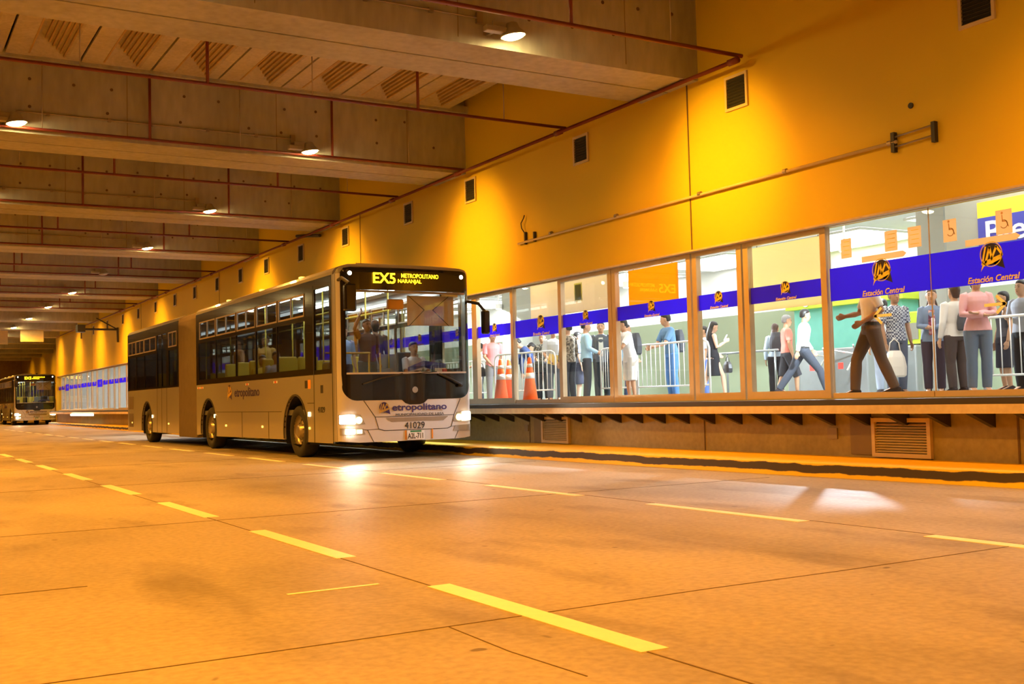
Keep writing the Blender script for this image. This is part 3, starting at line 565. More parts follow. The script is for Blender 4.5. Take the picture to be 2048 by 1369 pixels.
for n, y0, y1, fr in W:
    if n in (7, 8, 9): r = window(n, y0, y1, fr, True, (2.15, 2.575), .285, .985, True, 3.12, {7: -.07, 8: 0, 9: 0}[n])
    elif n == 2: r = window(n, y0, y1, fr, True, (2.15, 2.48), .25, .985, True, 3.10, -.15)
    else: r = window(n, y0, y1, fr)
    if n in (7, 8):
        yc = (y0 + y1) / 2
        P = {7: [(9.89, 9.72, 2.68, 2.93), (9.19, 9.0, 2.68, 2.93), (8.84, 8.65, 2.68, 2.93)], 8: [(8.34, 8.16, 2.68, 2.94), (7.65, 7.45, 2.67, 2.94)]}[n]
        for a, b_, z0, z1 in P:
            p = MB().box(-.0075, -.0045, b_ - yc, a - yc, z0, z1).build('notice_paper', M['paper'], r)
            q = MB()
            if n == 8:      # wheelchair pictogram
                o2 = Vector((-.008, a - yc - .01, z0 + .02)); cc = [(.09 + .045 * math.cos(t), .09 + .045 * math.sin(t)) for t in [-2.6 + .35 * k_ for k_ in range(14)]]
                stroke(q, cc, .009, WALLF, o2, 1, .001); stroke(q, [(.07, .19), (.075, .12), (.12, .12), (.145, .06)], .011, WALLF, o2, 1, .001); poly(q, [(.07 + .014 * math.cos(t), .215 + .014 * math.sin(t)) for t in [k_ * .7 for k_ in range(9)]], WALLF, o2, 1, .001); q.build('wheelchair_symbol', M['papink'], p)
            else:
                for k_ in range(4): zz = z0 + .04 + k_ * .055; q.box(-.0085, -.0076, b_ - yc + .03, a - yc - .03 - .02 * (k_ % 2), zz, zz + .008)
                q.build('print', M['orange'], p)
        s0, s1 = {7: (9.56, 8.87), 8: (8.05, 7.36)}[n]
        q = MB(); q.prism([(-.0075, s1 - yc, 2.63), (-.0075, s1 - yc + .05, 2.665), (-.0075, s0 - yc, 2.665), (-.0075, s0 - yc, 2.59), (-.0075, s1 - yc + .05, 2.59)], (.003, 0, 0)); q.build('paper_strip', M['paper'], r)
        q = MB(); o2 = Vector((-.008, {7: 9.27, 8: 7.70}[n] - yc, 1.905)); sg = {7: -1, 8: 1}[n]
        stroke(q, [(-sg * .13, 0), (sg * .11, 0)], .035, WALLF, o2); stroke(q, [(sg * .02, .09), (sg * .12, 0), (sg * .02, -.09)], .035, WALLF, o2); q.build('arrow_sticker', M['arrow'], r)
# the door run goes on behind the bus; panes of alternating width
y = 21.37; n = 10; rnd = random.Random(3)
while y < 75.6:
    wd = [1.64, 1.55, 1.6, 2.0, 1.08, 1.55, 1.6][n % 7]; window(n, y, y + wd, n % 3 != 2, True, (2.24, 2.47) if n % 7 else (2.15, 2.55), .17, deco=(y > 45 or y < 27)); y += wd + .02; n += 1

# ------------------------------------------------------------------ articulated bus
def fy(x, z=1.0):
    a = abs(x); y = .055 * x * x
    if a > 1.095: t = min(1, (a - 1.095) / .18); y += .17 * (1 - math.sqrt(max(0, 1 - t * t)))
    if z > 3.22: t = min(1, (z - 3.22) / .17); y += .16 * (1 - math.sqrt(max(0, 1 - t * t)))
    if z < .5: y += .03 * (.5 - z)
    return y
def front_patch(name, pts, m, parent, off=0.0, th=.012):
    b = bmesh.new(); f = b.faces.new([b.verts.new((x, 0, z)) for x, z in pts]); xs = [p[0] for p in pts]; zs = [p[1] for p in pts]
    def cut(co, no): bmesh.ops.bisect_plane(b, geom=b.verts[:] + b.edges[:] + b.faces[:], plane_co=co, plane_no=no)
    c = [-1.27, -1.26, -1.245, -1.225, -1.2, -1.17, -1.13, -1.09]; c += [-v for v in c] + [-.9 + .2 * i for i in range(10)]
    for x in c:
        if min(xs) < x < max(xs): cut((x, 0, 0), (1, 0, 0))
    for z in (.4, 3.22, 3.26, 3.30, 3.33, 3.36, 3.375):
        if min(zs) < z < max(zs): cut((0, 0, z), (0, 0, 1))
    r = bmesh.ops.extrude_face_region(b, geom=b.faces[:]); nv = {v for v in r['geom'] if isinstance(v, bmesh.types.BMVert)}
    for v in b.verts: v.co.y = fy(v.co.x, v.co.z) - off + (th if v in nv else 0)
    me = bpy.data.meshes.new(name); bmesh.ops.recalc_face_normals(b, faces=b.faces); b.to_mesh(me); b.free(); me.materials.append(m)
    o = bpy.data.objects.new(name, me); C.objects.link(o)
    if parent: o.parent = parent
    return o
def arc(cx, cz, r, a0, a1, n): return [(cx + r * math.cos(math.radians(a0 + (a1 - a0) * i / n)), cz + r * math.sin(math.radians(a0 + (a1 - a0) * i / n))) for i in range(n + 1)]
def holes_panel(mb, x0, x1, yr, zr, holes):
    ys = sorted({yr[0], yr[1]} | {h[0] for h in holes} | {h[1] for h in holes}); zs = sorted({zr[0], zr[1]} | {h[2] for h in holes} | {h[3] for h in holes})
    for a, b in zip(ys, ys[1:]):
        for c, d in zip(zs, zs[1:]):
            my, mz = (a + b) / 2, (c + d) / 2
            if any(h[0] < my < h[1] and h[2] < mz < h[3] for h in holes): continue
            mb.box(x0, x1, a, b, c, d)
HW = 1.275; ROOF = [(HW, 3.2), (HW - .015, 3.26), (HW - .06, 3.315), (HW - .14, 3.35), (.9, 3.372), (.5, 3.385), (0, 3.39)]
def roofprof(y, f=1.0, dz=0):
    P = [(x, z) for x, z in ROOF] + [(-x, z) for x, z in ROOF[-2::-1]]; P += [(-(HW - .05), 3.2), (-(HW - .2), 3.3), (HW - .2, 3.3), (HW - .05, 3.2)]
    return [(x, y, z + dz) for x, z in P]
def wheel(parent, y, side):
    s = -1 if side < 0 else 1; R = .48
    P = [(.30, -.13), (.40, -.145), (.45, -.14), (.475, -.115), (R, -.08), (R, .08), (.475, .115), (.45, .14), (.40, .145), (.30, .13)]
    xc = s * (HW - .19)
    t = MB().lathe([(r, h) for r, h in P], (xc, y, .48), 'x', 32, True).build('tyre', M['tyre'], parent, smooth=True)
    m = MB(); m.lathe([(.30, .12), (.295, .06), (.24, .02), (.20, .045), (.13, .08), (.12, .135), (.09, .15), (.0, .15)] if s > 0 else [(.30, -.12), (.295, -.06), (.24, -.02), (.20, -.045), (.13, -.08), (.12, -.135), (.09, -.15), (.0, -.15)], (xc, y, .48), 'x', 28, False, False)
    rm = m.build('rim', M['rim'], t, smooth=True)
    m = MB()
    for k in range(10):
        a = 2 * PI * k / 10; m.lathe([(.028, 0), (.028, .006)], (xc + s * .04 - (0 if s > 0 else .006), y + .222 * math.cos(a), .48 + .222 * math.sin(a)), 'x', 8)
    m.build('hand_hole', M['dark'], rm); m = MB()
    for k in range(10):
        a = 2 * PI * (k + .5) / 10; m.lathe([(.012, -.01), (.012, .02)], (xc + s * .09, y + .15 * math.cos(a), .48 + .15 * math.sin(a)), 'x', 6)
    m.build('wheel_nut', M['rim'], rm)
def make_bus():
    bus = empty('articulated_bus')
    # --- sides
    def side(s, y0, y1, arches, holes, tag_):
        x0, x1 = (s * HW, s * (HW - .035)); x0, x1 = min(x0, x1), max(x0, x1)
        pts = [(y0, .30)]
        for yc in arches: pts += [(yc + .64 * math.cos(math.radians(a)), .48 + .66 * math.sin(math.radians(a))) for a in range(196, -17, -10)]
        pts += [(y1, .30), (y1, 1.5), (y0, 1.5)]
        m = MB(); m.prism([(x0, y, z) for y, z in pts], (x1 - x0, 0, 0)); sk = m.build('side_panel', M['bus'], bus)
        m = MB(); holes_panel(m, x0, x1, (y0, y1), (1.5, 3.2), holes); m.build('window_band', M['busblk'], bus)
        for yc in arches:
            m = MB(); a_ = [(yc + .64 * math.cos(math.radians(a)), .48 + .66 * math.sin(math.radians(a))) for a in range(196, -17, -8)]
            inn = [((p[0] - yc) * 1.05 + yc, (p[1] - .48) * 1.05 + .48) for p in a_]; xo = s * (HW + .012)
            for (p, q), (u, v) in zip(zip(a_, a_[1:]), zip(inn, inn[1:])): m.prism([(xo, p[0], p[1]), (xo, q[0], q[1]), (xo, v[0], v[1]), (xo, u[0], u[1])], (-s * .03, 0, 0))
            m.build('wheel_arch_trim', M['dark'], sk)
            m = MB(); m.loft([[(s * (HW - .04) - s * d, yc + .68 * math.cos(math.radians(a)), .48 + .7 * math.sin(math.radians(a))) for a in range(200, -21, -10)] for d in (0, .5)], cap=False); m.build('wheel_well', M['dark'], sk)
        for y, z in [(yy, .55) for yy in (1.56 if y0 < 5 else 12.3, 4.3, 6.9, 16.9) if y0 < yy < y1]: MB().box(s * HW - .012, s * HW + .012, y - .03, y + .03, z - .02, z + .02).build('side_marker', M['amber'], sk)
        return sk
    lowA = [(1.75, 3.32, 1.62, 2.50), (3.38, 4.67, 1.62, 2.50), (4.73, 6.08, 1.62, 2.50), (6.14, 7.68, 1.62, 2.50), (7.74, 9.2, 1.62, 2.50)]
    upA = [(1.75, 3.22, 2.58, 3.0), (3.30, 4.62, 2.58, 3.0), (4.70, 6.0, 2.58, 3.0), (6.08, 7.62, 2.58, 3.0), (7.70, 9.08, 2.58, 3.0)]
    doorg = [(.52, 1.26, 1.58, 3.02)]
    lowB = [(11.35, 12.25, 1.55, 2.48), (13.72, 15.2, 1.55, 2.48), (15.26, 16.3, 1.55, 2.48), (16.36, 17.4, 1.55, 2.48)]
    upB = [(11.35, 12.25, 2.56, 2.96), (13.72, 15.2, 2.56, 2.96), (15.26, 16.3, 2.56, 2.96), (16.36, 17.4, 2.56, 2.96)]
    doorB = [(12.55, 13.05, 1.55, 2.96), (13.09, 13.58, 1.55, 2.96)]
    skA = skB = None
    for s in (-1, 1):
        a = side(s, .42, 9.42, (2.32, 8.36), lowA + upA + doorg, 'A'); b = side(s, 11.18, 17.55, (14.9,), lowB + upB + doorB, 'B')
        if s < 0: skA, skB = a, b
        for h in lowA + doorg + lowB + doorB: MB().box(s * (HW - .012) - .004, s * (HW - .012) + .004, *h).build('side_window', M['busglass'], bus)
        for h in upA + upB:
            m = MB(); t = .03; xo, xi = s * (HW + .012), s * (HW - .02); xa, xb = min(xo, xi), max(xo, xi)
            m.box(xa, xb, h[0], h[1], h[2], h[2] + t); m.box(xa, xb, h[0], h[1], h[3] - t, h[3]); m.box(xa, xb, h[0], h[0] + t, h[2] + t, h[3] - t); m.box(xa, xb, h[1] - t, h[1], h[2] + t, h[3] - t)
            m.box(xa, xb, (h[0] + h[1]) / 2 - .012, (h[0] + h[1]) / 2 + .012, h[2] + t, h[3] - t)
            f = m.build('hopper_window', M['hopper'], bus); MB().box(s * (HW - .004) - .003, s * (HW - .004) + .003, h[0] + t, h[1] - t, h[2] + t, h[3] - t).build('pane', M['busglass'], f)
    # seams and door outlines of the visible side
    m = MB(); X0, X1 = -HW - .003, -HW + .01
    for y, z0, z1 in ((.40, .3, 3.2), (1.31, .3, 3.1), (3.9, .3, .85), (5.7, .3, .85), (12.5, .3, 1.5), (13.07, .3, 1.5), (13.62, .3, 1.5)): m.box(X0, X1, y - .012, y + .012, z0, z1)
    for y0, y1, z in ((3.1, 7.7, .85), (1.32, 1.66, 1.0), (9.4, 9.43, .3)): m.box(X0, X1, y0, y1, z - .006, z + .006)
    m.build('panel_seam', M['dark'], skA)
    for y, z in ((1.56, .80), (7.80, .76)): MB().box(-HW - .015, -HW + .01, y - .045, y + .045, z - .04, z + .04).build('side_lamp', M['warm'], skA)
    MB().box(-HW - .015, -HW + .01, 14.15, 14.23, .70, .78).build('side_lamp', M['warm'], skB)
    for y in (2.6 + .85, 5.3, 8.9, 9.2):
        m = MB(); m.box(-HW - .004, -HW + .01, y - .12, y + .12, 1.405, 1.45); f = m.build('reflector', M['white'], skA); MB().box(-HW - .006, -HW, y - .04, y + .04, 1.405, 1.45).build('red_centre', M['redtrim'], f)
    MB().box(-HW - .004, -HW + .01, 1.48, 1.62, 1.26, 1.42).build('notice', M['busor'], skA); MB().box(-HW - .004, -HW + .01, 1.64, 1.78, 1.27, 1.41).build('notice', M['dark'], skA); MB().box(-HW - .004, -HW + .01, .86, .98, 1.17, 1.31).build('notice', M['dark'], skA)
    text('41029', 'side_number', M['black'], (-HW - .004, .95, .88), .10, .34, WALLF, skA)
    text('etropolitano', 'side_lettering', M['ink'], (-HW - .004, 5.35, 1.24), .25, 1.75, WALLF, skA, .015); emblem(skA, (-HW - .004, 6.76, 1.09), .32, WALLF, M['arrow'], M['ink'], False)
    for y0, y1, z0, z1 in ((16.75, 17.35, .95, 1.32), (16.75, 17.35, .42, .82)):
        m = MB(); m.box(-HW - .006, -HW, y0, y1, z0, z1)
        g = m.build('engine_grille', mat('grille_brown', (.12, .09, .06), .6) if 'grille_brown' not in bpy.data.materials else bpy.data.materials['grille_brown'], skB)
    # --- roof, floor, ends
    MB().loft([roofprof(.36), roofprof(9.42)]).build('roof', M['bus'], bus, smooth=False)
    MB().loft([roofprof(11.18, dz=-.03), roofprof(17.55, dz=-.03)]).build('roof', M['bus'], bus)
    m = MB(); m.box(-HW + .04, HW - .04, 17.50, 17.56, .35, 3.2); m.build('rear_wall', M['bus'], bus)
    m = MB(); m.box(-HW + .06, HW - .06, .45, 9.4, .78, .88); m.box(-HW + .06, HW - .06, 11.2, 17.5, .78, .88); m.build('cabin_floor', M['busfloor'], bus)
    m = MB(); m.box(-.7, .7, .8, 9.4, .42, .78); m.box(-.7, .7, 11.2, 17.4, .42, .78); m.build('chassis', M['dark'], bus)
    for y in (2.32, 8.36, 14.9):
        for s in (-1, 1): wheel(bus, y, s)
        m = MB(); m.tube([(-1.0, y, .48), (1.0, y, .48)], .09, 10); m.build('axle', M['dark'], bus)
    # roof fittings
    for a in ((-.75, -.15, .5, 1.7, 3.385, 3.44), (-.3, .3, 4.0, 5.6, 3.385, 3.48), (-.3, .3, 12.0, 13.6, 3.355, 3.45)): MB().box(*a).build('roof_hatch', M['bus'], bus, bevel=.02)
    MB().box(.12, .22, .7, .85, 3.38, 3.46).build('roof_camera', M['dark'], bus)
    MB().box(-.55, -.40, 16.9, 17.1, 3.35, 3.46).build('roof_camera', M['dark'], bus)
    for x in (-.72, .72): m = MB(); m.tube([(x, .6, 3.36), (x, .6, 3.45)], .010, 6); m.build('antenna', M['dark'], bus)
    for y in (2.2, 4.6, 7.0): MB().box(-HW + .10, -HW + .18, y, y + .12, 3.335, 3.365).build('roof_marker', M['amber'], bus)
    # bellows
    rings = []
    for i in range(31):
        y = 9.42 + 1.76 * i / 30; e = .04 if i % 2 else -.035; hw, z0, z1, c = HW - .03 + e, .27 - e, 3.27 + e, .16
        rings.append([(-hw, y, z0), (-hw, y, z1 - c), (-hw + c * .3, y, z1 - c * .3), (-hw + c, y, z1), (hw - c, y, z1), (hw - c * .3, y, z1 - c * .3), (hw, y, z1 - c), (hw, y, z0)])
    MB().loft(rings, cap=False).build('bellows', M['bellow'], bus)
    # --- front
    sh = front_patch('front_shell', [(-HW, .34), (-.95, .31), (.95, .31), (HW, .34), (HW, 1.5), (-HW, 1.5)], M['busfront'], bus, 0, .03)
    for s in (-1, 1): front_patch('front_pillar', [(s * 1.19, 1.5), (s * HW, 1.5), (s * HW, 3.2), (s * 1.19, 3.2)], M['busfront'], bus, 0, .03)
    for s in (-1, 1): m = MB(); m.box(min(s * HW, s * (HW - .03)), max(s * HW, s * (HW - .03)), .22, .43, .33, 3.2); m.build('corner_panel', M['bus'], bus)
    front_patch('front_cap', [(-HW, 3.2), (HW, 3.2), (HW - .02, 3.27), (HW - .08, 3.33), (HW - .2, 3.365), (.6, 3.385), (-.6, 3.385), (-HW + .2, 3.365), (-HW + .08, 3.33), (-HW + .02, 3.27)], M['bus'], bus, 0, .03)
    bp = [(-1.22, 1.47), (-1.21, 1.30)] + arc(-.98, 1.26, .235, 180, 270, 8) + [(-.17, 1.02)] + [(-.1, .96), (-.02, .935), (.18, .935), (.26, .96), (.33, 1.02)] + arc(.98, 1.26, .235, 270, 360, 8) + [(1.21, 1.30), (1.22, 1.47)]
    bl = front_patch('black_mask', bp, M['busblk'], bus, .006, .01)
    for s in (-1, 1): front_patch('screen_surround', [(s * 1.15, 1.47), (s * 1.22, 1.47), (s * 1.22, 2.92), (s * 1.15, 2.92)], M['busblk'], bus, .006, .01)
    ds = front_patch('destination_display', [(-1.22, 2.92), (1.22, 2.92), (1.22, 3.22), (1.17, 3.29), (1.05, 3.31), (-1.05, 3.31), (-1.17, 3.29), (-1.22, 3.22)], M['busblk'], bus, .006, .01)
    front_patch('windscreen', [(-1.15, 1.47), (1.15, 1.47), (1.15, 2.92), (-1.15, 2.92)], M['screen'], bus, -.005, .006)
    m = MB(); m.box(-1.14, 1.14, .07, .08, 2.88, 2.92); m.build('screen_trim', M['hopper'], bus)
    def yo(x, z=1, o=.012): return fy(x, z) - o
    text('EX5', 'route_code', M['led'], (-.46, -.012, 3.125), .185, .42, FRONTF, ds, .018, depth=.001)
    text('METROPOLITANO', 'destination_text', M['led'], (.22, -.012, 3.18), .075, .72, FRONTF, ds, .007, depth=.001); text('NARANJAL', 'destination_text', M['led'], (.02, -.012, 3.075), .085, .45, FRONTF, ds, .007, depth=.001)
    for x in (-1.07, 1.07): MB().lathe([(.035, -.012), (.035, 0)], (x, yo(x, 3.2, 0), 3.20), 'y', 14).build('marker_lamp', M['head'], ds)
    m = MB(); mm = [(a, fy(a[0]) - .008) for a in ()]
    def fstroke(mb, pts, wd, o=.004):
        P = []
        for (x0, z0), (x1, z1) in zip(pts, pts[1:]):
            n = max(1, int(abs(x1 - x0) / .15)); P += [(x0 + (x1 - x0) * i / n, z0 + (z1 - z0) * i / n) for i in range(n)]
        P.append(pts[-1])
        for (x0, z0), (x1, z1) in zip(P, P[1:]):
            d = Vector((x1 - x0, z1 - z0)).normalized(); nx, nz = -d.y * wd / 2, d.x * wd / 2
            mb.prism([(x0 - nx, fy(x0, z0) - o, z0 - nz), (x1 - nx, fy(x1, z1) - o, z1 - nz), (x1 + nx, fy(x1, z1) - o, z1 + nz), (x0 + nx, fy(x0, z0) - o, z0 + nz)], (0, .006, 0))
    sm = MB()
    fstroke(sm, [(-.86, 1.02), (-.66, .735), (-.60, .53), (-.5, .50), (.72, .50), (.80, .53), (.86, .735), (1.0, 1.02)], .01); fstroke(sm, [(-.66, .735), (.86, .735)], .009); fstroke(sm, [(-.80, .52), (-.69, .31)], .009); fstroke(sm, [(.98, .52), (.87, .31)], .009); fstroke(sm, [(-.60, .53), (-.80, .52), (-.98, .54)], .007); fstroke(sm, [(.80, .53), (.98, .54)], .007)
    sm.build('panel_seam', M['dark'], sh)
    front_patch('grille_slot', [(-.47, .715), (.74, .715), (.64, .645), (-.37, .645)], mat('slot_brown', (.30, .23, .15), .6), sh, .004, .006)
    emblem(sh, (-.60, yo(-.4, 1, .012), .765), .20, FRONTF, M['arrow'], M['ink'], False)
    text('etropolitano', 'lettering', M['ink'], (.17, -.008, .875), .155, 1.05, FRONTF, sh, .022); text('MUNICIPALIDAD DE LIMA', 'lettering', M['black'], (.17, -.008, .765), .042, .93, FRONTF, sh, .0)
    text('41029', 'fleet_number', M['black'], (.07, -.006, .575), .115, .38, FRONTF, sh)
    pl = MB().box(-.09, .24, yo(.2, 1, .03), yo(.2, 1, .0), .325, .485).build('number_plate', M['white'], sh); MB().box(-.03, .18, yo(.2, 1, .033), yo(.2, 1, .03), .455, .485).build('plate_header', M['green'], pl)
    text('A2L-711', 'plate_text', M['black'], (.075, yo(.2, 1, .033), .392), .095, .29, FRONTF, pl, .012); MB().box(.40, .42, yo(.4, 1, .012), yo(.4, 1, 0), .33, .50).build('plate_lamp', M['busor'], sh); MB().box(-.115, -.1, yo(.2, 1, .012), yo(.2, 1, 0), .33, .49).build('plate_lamp', M['busor'], sh)
    MB().lathe([(.055, -.012), (.055, 0), (.04, 0), (.04, -.012)], (.08, yo(.08, 1, .01), 1.19), 'y', 22).build('round_badge', M['chrome'], bl); m = MB(); stroke(m, [(-.025, -.025), (0, .03), (.025, -.025)], .012, FRONTF, (.08, yo(.08, 1, .016), 1.19)); m.build('badge_mark', M['chrome'], bl)
    for s in (-1, 1):
        hp = [(s * 1.262, .625), (s * 1.262, .785), (s * 1.12, .80), (s * .92, .78), (s * .84, .62), (s * 1.1, .605)]
        hl = front_patch('headlamp', hp, M['dimlens'], bus, .008, .012)
        front_patch('main_beam', [(s * 1.255, .635), (s * 1.255, .775), (s * 1.13, .79), (s * 1.03, .78), (s * 1.02, .63)], M['head'], hl, .022, .012); m = MB(); m.lathe([(.058, -.012), (.058, 0)], (s * .955, fy(.95) - .012, .69), 'y', 16); m.build('dip_beam', M['warm'], hl)
        fg = front_patch('fog_lamp', [(s * 1.25, .44), (s * 1.25, .56), (s * .88, .545), (s * .84, .45)], M['dimlens'], bus, .008, .012)
        if s < 0: MB().box(-1.18, -1.03, fy(1.03) - .03, fy(1.2), .46, .54).build('fog_glow', M['head'], fg); MB().box(-.99, -.90, fy(.95) - .02, fy(.95), .465, .53).build('fog_glow', M['warm'], fg)
        light('headlight', 'SPOT', (s * 1.1, fy(1.1) - .06, .69), hl, HEAD_W, (1.0, .84, .6), .06, math.radians(75), .7, (0, -1, -.12))
    # wipers
    m = MB(); m.tube([(.98, -.03, 1.27), (.80, -.035, 1.36), (.55, -.03, 1.46)], .02, 8); m.lathe([(.035, -.03), (.035, .03)], (.98, -.0, 1.26), 'y', 10); m.build('wiper', M['dark'], bus, smooth=True)
    m = MB(); m.tube([(-.88, .0, 1.30), (-.55, -.02, 1.40), (-.15, -.02, 1.47)], .013, 8); m.tube([(-.35, -.02, 1.44), (.5, -.03, 1.50)], .010, 6); m.build('wiper', M['dark'], bus)
    # mirrors
    m = MB(); m.box(-1.30, -1.09, -.30, -.17, 2.52, 2.98); mi = m.build('mirror', M['busblk'], bus, bevel=.03); m = MB(); m.tube([(-1.22, .25, 3.08), (-1.26, -.05, 3.10), (-1.20, -.23, 2.99)], .03, 8); m.build('arm', M['dark'], mi)
    m = MB(); m.box(1.33, 1.47, -.28, -.16, 2.16, 2.58); mi = m.build('mirror', M['busblk'], bus, bevel=.03); m = MB(); m.tube([(1.24, .2, 2.78), (1.36, -.05, 2.72), (1.39, -.22, 2.57)], .028, 8); m.build('arm', M['dark'], mi)
    # blind with crossed seams
    m = MB(); m.box(.08, 1.0, .24, .25, 2.33, 2.86); sb = m.build('sun_blind', M['blind'], bus); m = MB(); F2 = FRONTF
    stroke(m, [(0.02, .53), (.33, .28), (.04, .0)], .012, F2, (.08, .238, 2.33)); stroke(m, [(.82, .53), (.50, .28), (.82, .0)], .012, F2, (.08, .238, 2.33)); m.build('blind_seam', M['dark'], sb)
    MB().box(-.25, .05, .3, .42, 2.62, 2.80).build('inside_mirror', M['busor'], bus, bevel=.03)
    # interior
    m = MB(); m.box(-1.12, 1.12, .3, .85, .9, 1.36); m.box(-1.12, 1.12, .2, .5, .9, 1.44); da = m.build('dashboard', M['dark'], bus, bevel=.04)
    m = MB(); m.loft([[(.76 + (.21 + .015 * math.cos(t)) * math.cos(a), 1.0 + (.23 + .015 * math.cos(t)) * math.sin(a) * .85, 1.45 + .015 * math.sin(t) + .1 * math.sin(a)) for t in [k * PI / 3 for k in range(6)]] for a in [2 * PI * k / 20 for k in range(20)]], closed=True); sw = m.build('steering_wheel', M['dark'], bus, smooth=True)
    MB().tube([(.76, .85, 1.35), (.76, 1.0, 1.46)], .03, 8).build('column', M['dark'], sw)
    def seat_(x, y, m_, rz=0):
        r = empty('bus_seat', (x, y, .88), rz, bus); MB().box(-.21, .21, -.20, .22, .38, .46).build('cushion', m_, r, bevel=.03); MB().box(-.21, .21, .20, .27, .42, 1.05).build('backrest', m_, r, bevel=.03); MB().box(-.05, .05, -.05, .05, 0, .38).build('pedestal', M['dark'], r); return r
    seat_(.76, 1.55, M['seat'])
    s0 = None
    for y in (3.4, 4.3, 5.2, 6.1, 7.0, 11.9, 13.9, 15.9, 16.8):
        for x in (-.98, -.54, .54, .98): seat_(x, y, M['seatyel'] if int(y * 10) % 3 == 1 else M['seat'])
    m = MB(); m.box(-HW + .05, HW - .05, .5, 9.4, 3.24, 3.29); m.box(-HW + .05, HW - .05, 11.2, 17.5, 3.21, 3.26); m.build('cabin_ceiling', M['inside'], bus)
    for y0, y1 in ((1.2, 2.6), (2.75, 4.15), (4.3, 5.7), (5.85, 7.25), (7.4, 8.9), (11.5, 13.0), (13.3, 14.8), (15.2, 16.7)):
        for x in (-.62, .62): MB().box(x - .07, x + .07, y0, y1, 3.15, 3.19).build('ceiling_tube', M['tube'] if y0 < 6 else bpy.data.materials['fluorescent_dim'], bus)
    for y in (1.9, 3.0, 4.8, 6.6, 12.5, 15.0):
        for x in (-.45, .45): tubeobj('grab_pole', M['pole'], [[(x, y, .88), (x, y, 3.2)]], .017, bus, 8)
    for x in (-.42, .50): tubeobj('overhead_rail', M['pole'], [[(x, 1.9, 2.75), (x, 9.2, 2.75)]], .017, bus, 8)
    tubeobj('front_rail', M['pole'], [[(-1.15, 1.05, 1.88), (-.3, 1.05, 1.88)]], .018, bus, 8)
    for x in (-.32, -.1): tubeobj('front_post', M['pole'], [[(x, 1.05, .9), (x, 1.05, 1.88)]], .018, bus, 8)
    MB().box(-1.15, -.85, .95, 1.25, .88, 1.72).build('ticket_box', M['inside'], bus, bevel=.03); MB().box(.15, 1.1, 1.95, 1.97, .9, 1.9).build('cab_partition', M['inside'], bus)
    m = MB(); m.prism([(.22, .55, 1.53), (.55, .60, 1.60), (.95, .50, 1.50), (.95, .50, 1.66), (.55, .60, 1.72), (.22, .55, 1.60)], (0, .01, 0)); dc = m.build('dashboard_cloth', M['blue'], bus); MB().box(.72, .95, .47, .49, 1.45, 1.58).build('cloth_white', M['white'], dc); MB().box(.86, .95, .45, .465, 1.42, 1.56).build('cloth_red', M['redtrim'], dc)
    MB().box(.05, .10, .95, 1.9, .9, 1.6).build('cab_door', M['inside'], bus)
    return bus
HEAD_W = 160.0
emis('fluorescent_dim', (0.85, 0.95, 1.0), 1.6)
bus = make_bus(); bus.location = (8.13, 17.33, 0); tag(bus, 'silver articulated bus with amber EX5 display passing the platform', 'bus')
bus2 = copy_tree(bus); bus2.location = (9.62, 79.1, 0); tag(bus2, 'distant silver bus with bright headlights at the far left of the tunnel', 'bus')

# ------------------------------------------------------------------ people
SK = {k: mat('skin_' + k, c, 0.55, var=0.05) for k, c in dict(tan=(0.52, 0.28, 0.16), light=(0.66, 0.40, 0.27), brown=(0.38, 0.19, 0.10)).items()}
HAIRM = {'black': mat('hair_black', (0.012, 0.009, 0.008), 0.45, var=.3, scale=30), 'brown': mat('hair_brown', (0.06, 0.025, 0.015), 0.45, var=.3, scale=30), 'grey': mat('hair_grey', (0.28, 0.27, 0.27), 0.5, var=.3, scale=30)}
CM = {}
def cloth(c):
    if isinstance(c, str): return PAT[c]
    if c not in CM: CM[c] = mat('cloth_%d' % len(CM), c, 0.85, var=.10, scale=9, spec=.2)
    return CM[c]
PAT = {'plaid': checker('plaid_cloth', (.55, .55, .56), (.05, .06, .11), 34), 'camo': blotch('mottled_cloth', [(.05, .035, .025), (.20, .15, .10), (.40, .33, .25)], 22), 'flower': blotch('dark_flowered_cloth', [(.04, .04, .045), (.10, .10, .09), (.42, .40, .36)], 26), 'scarf': blotch('floral_scarf_cloth', [(.10, .03, .07), (.55, .12, .16), (.75, .55, .50)], 14)}
DEFM = mat('lips_and_brows', (.16, .05, .04), .6)
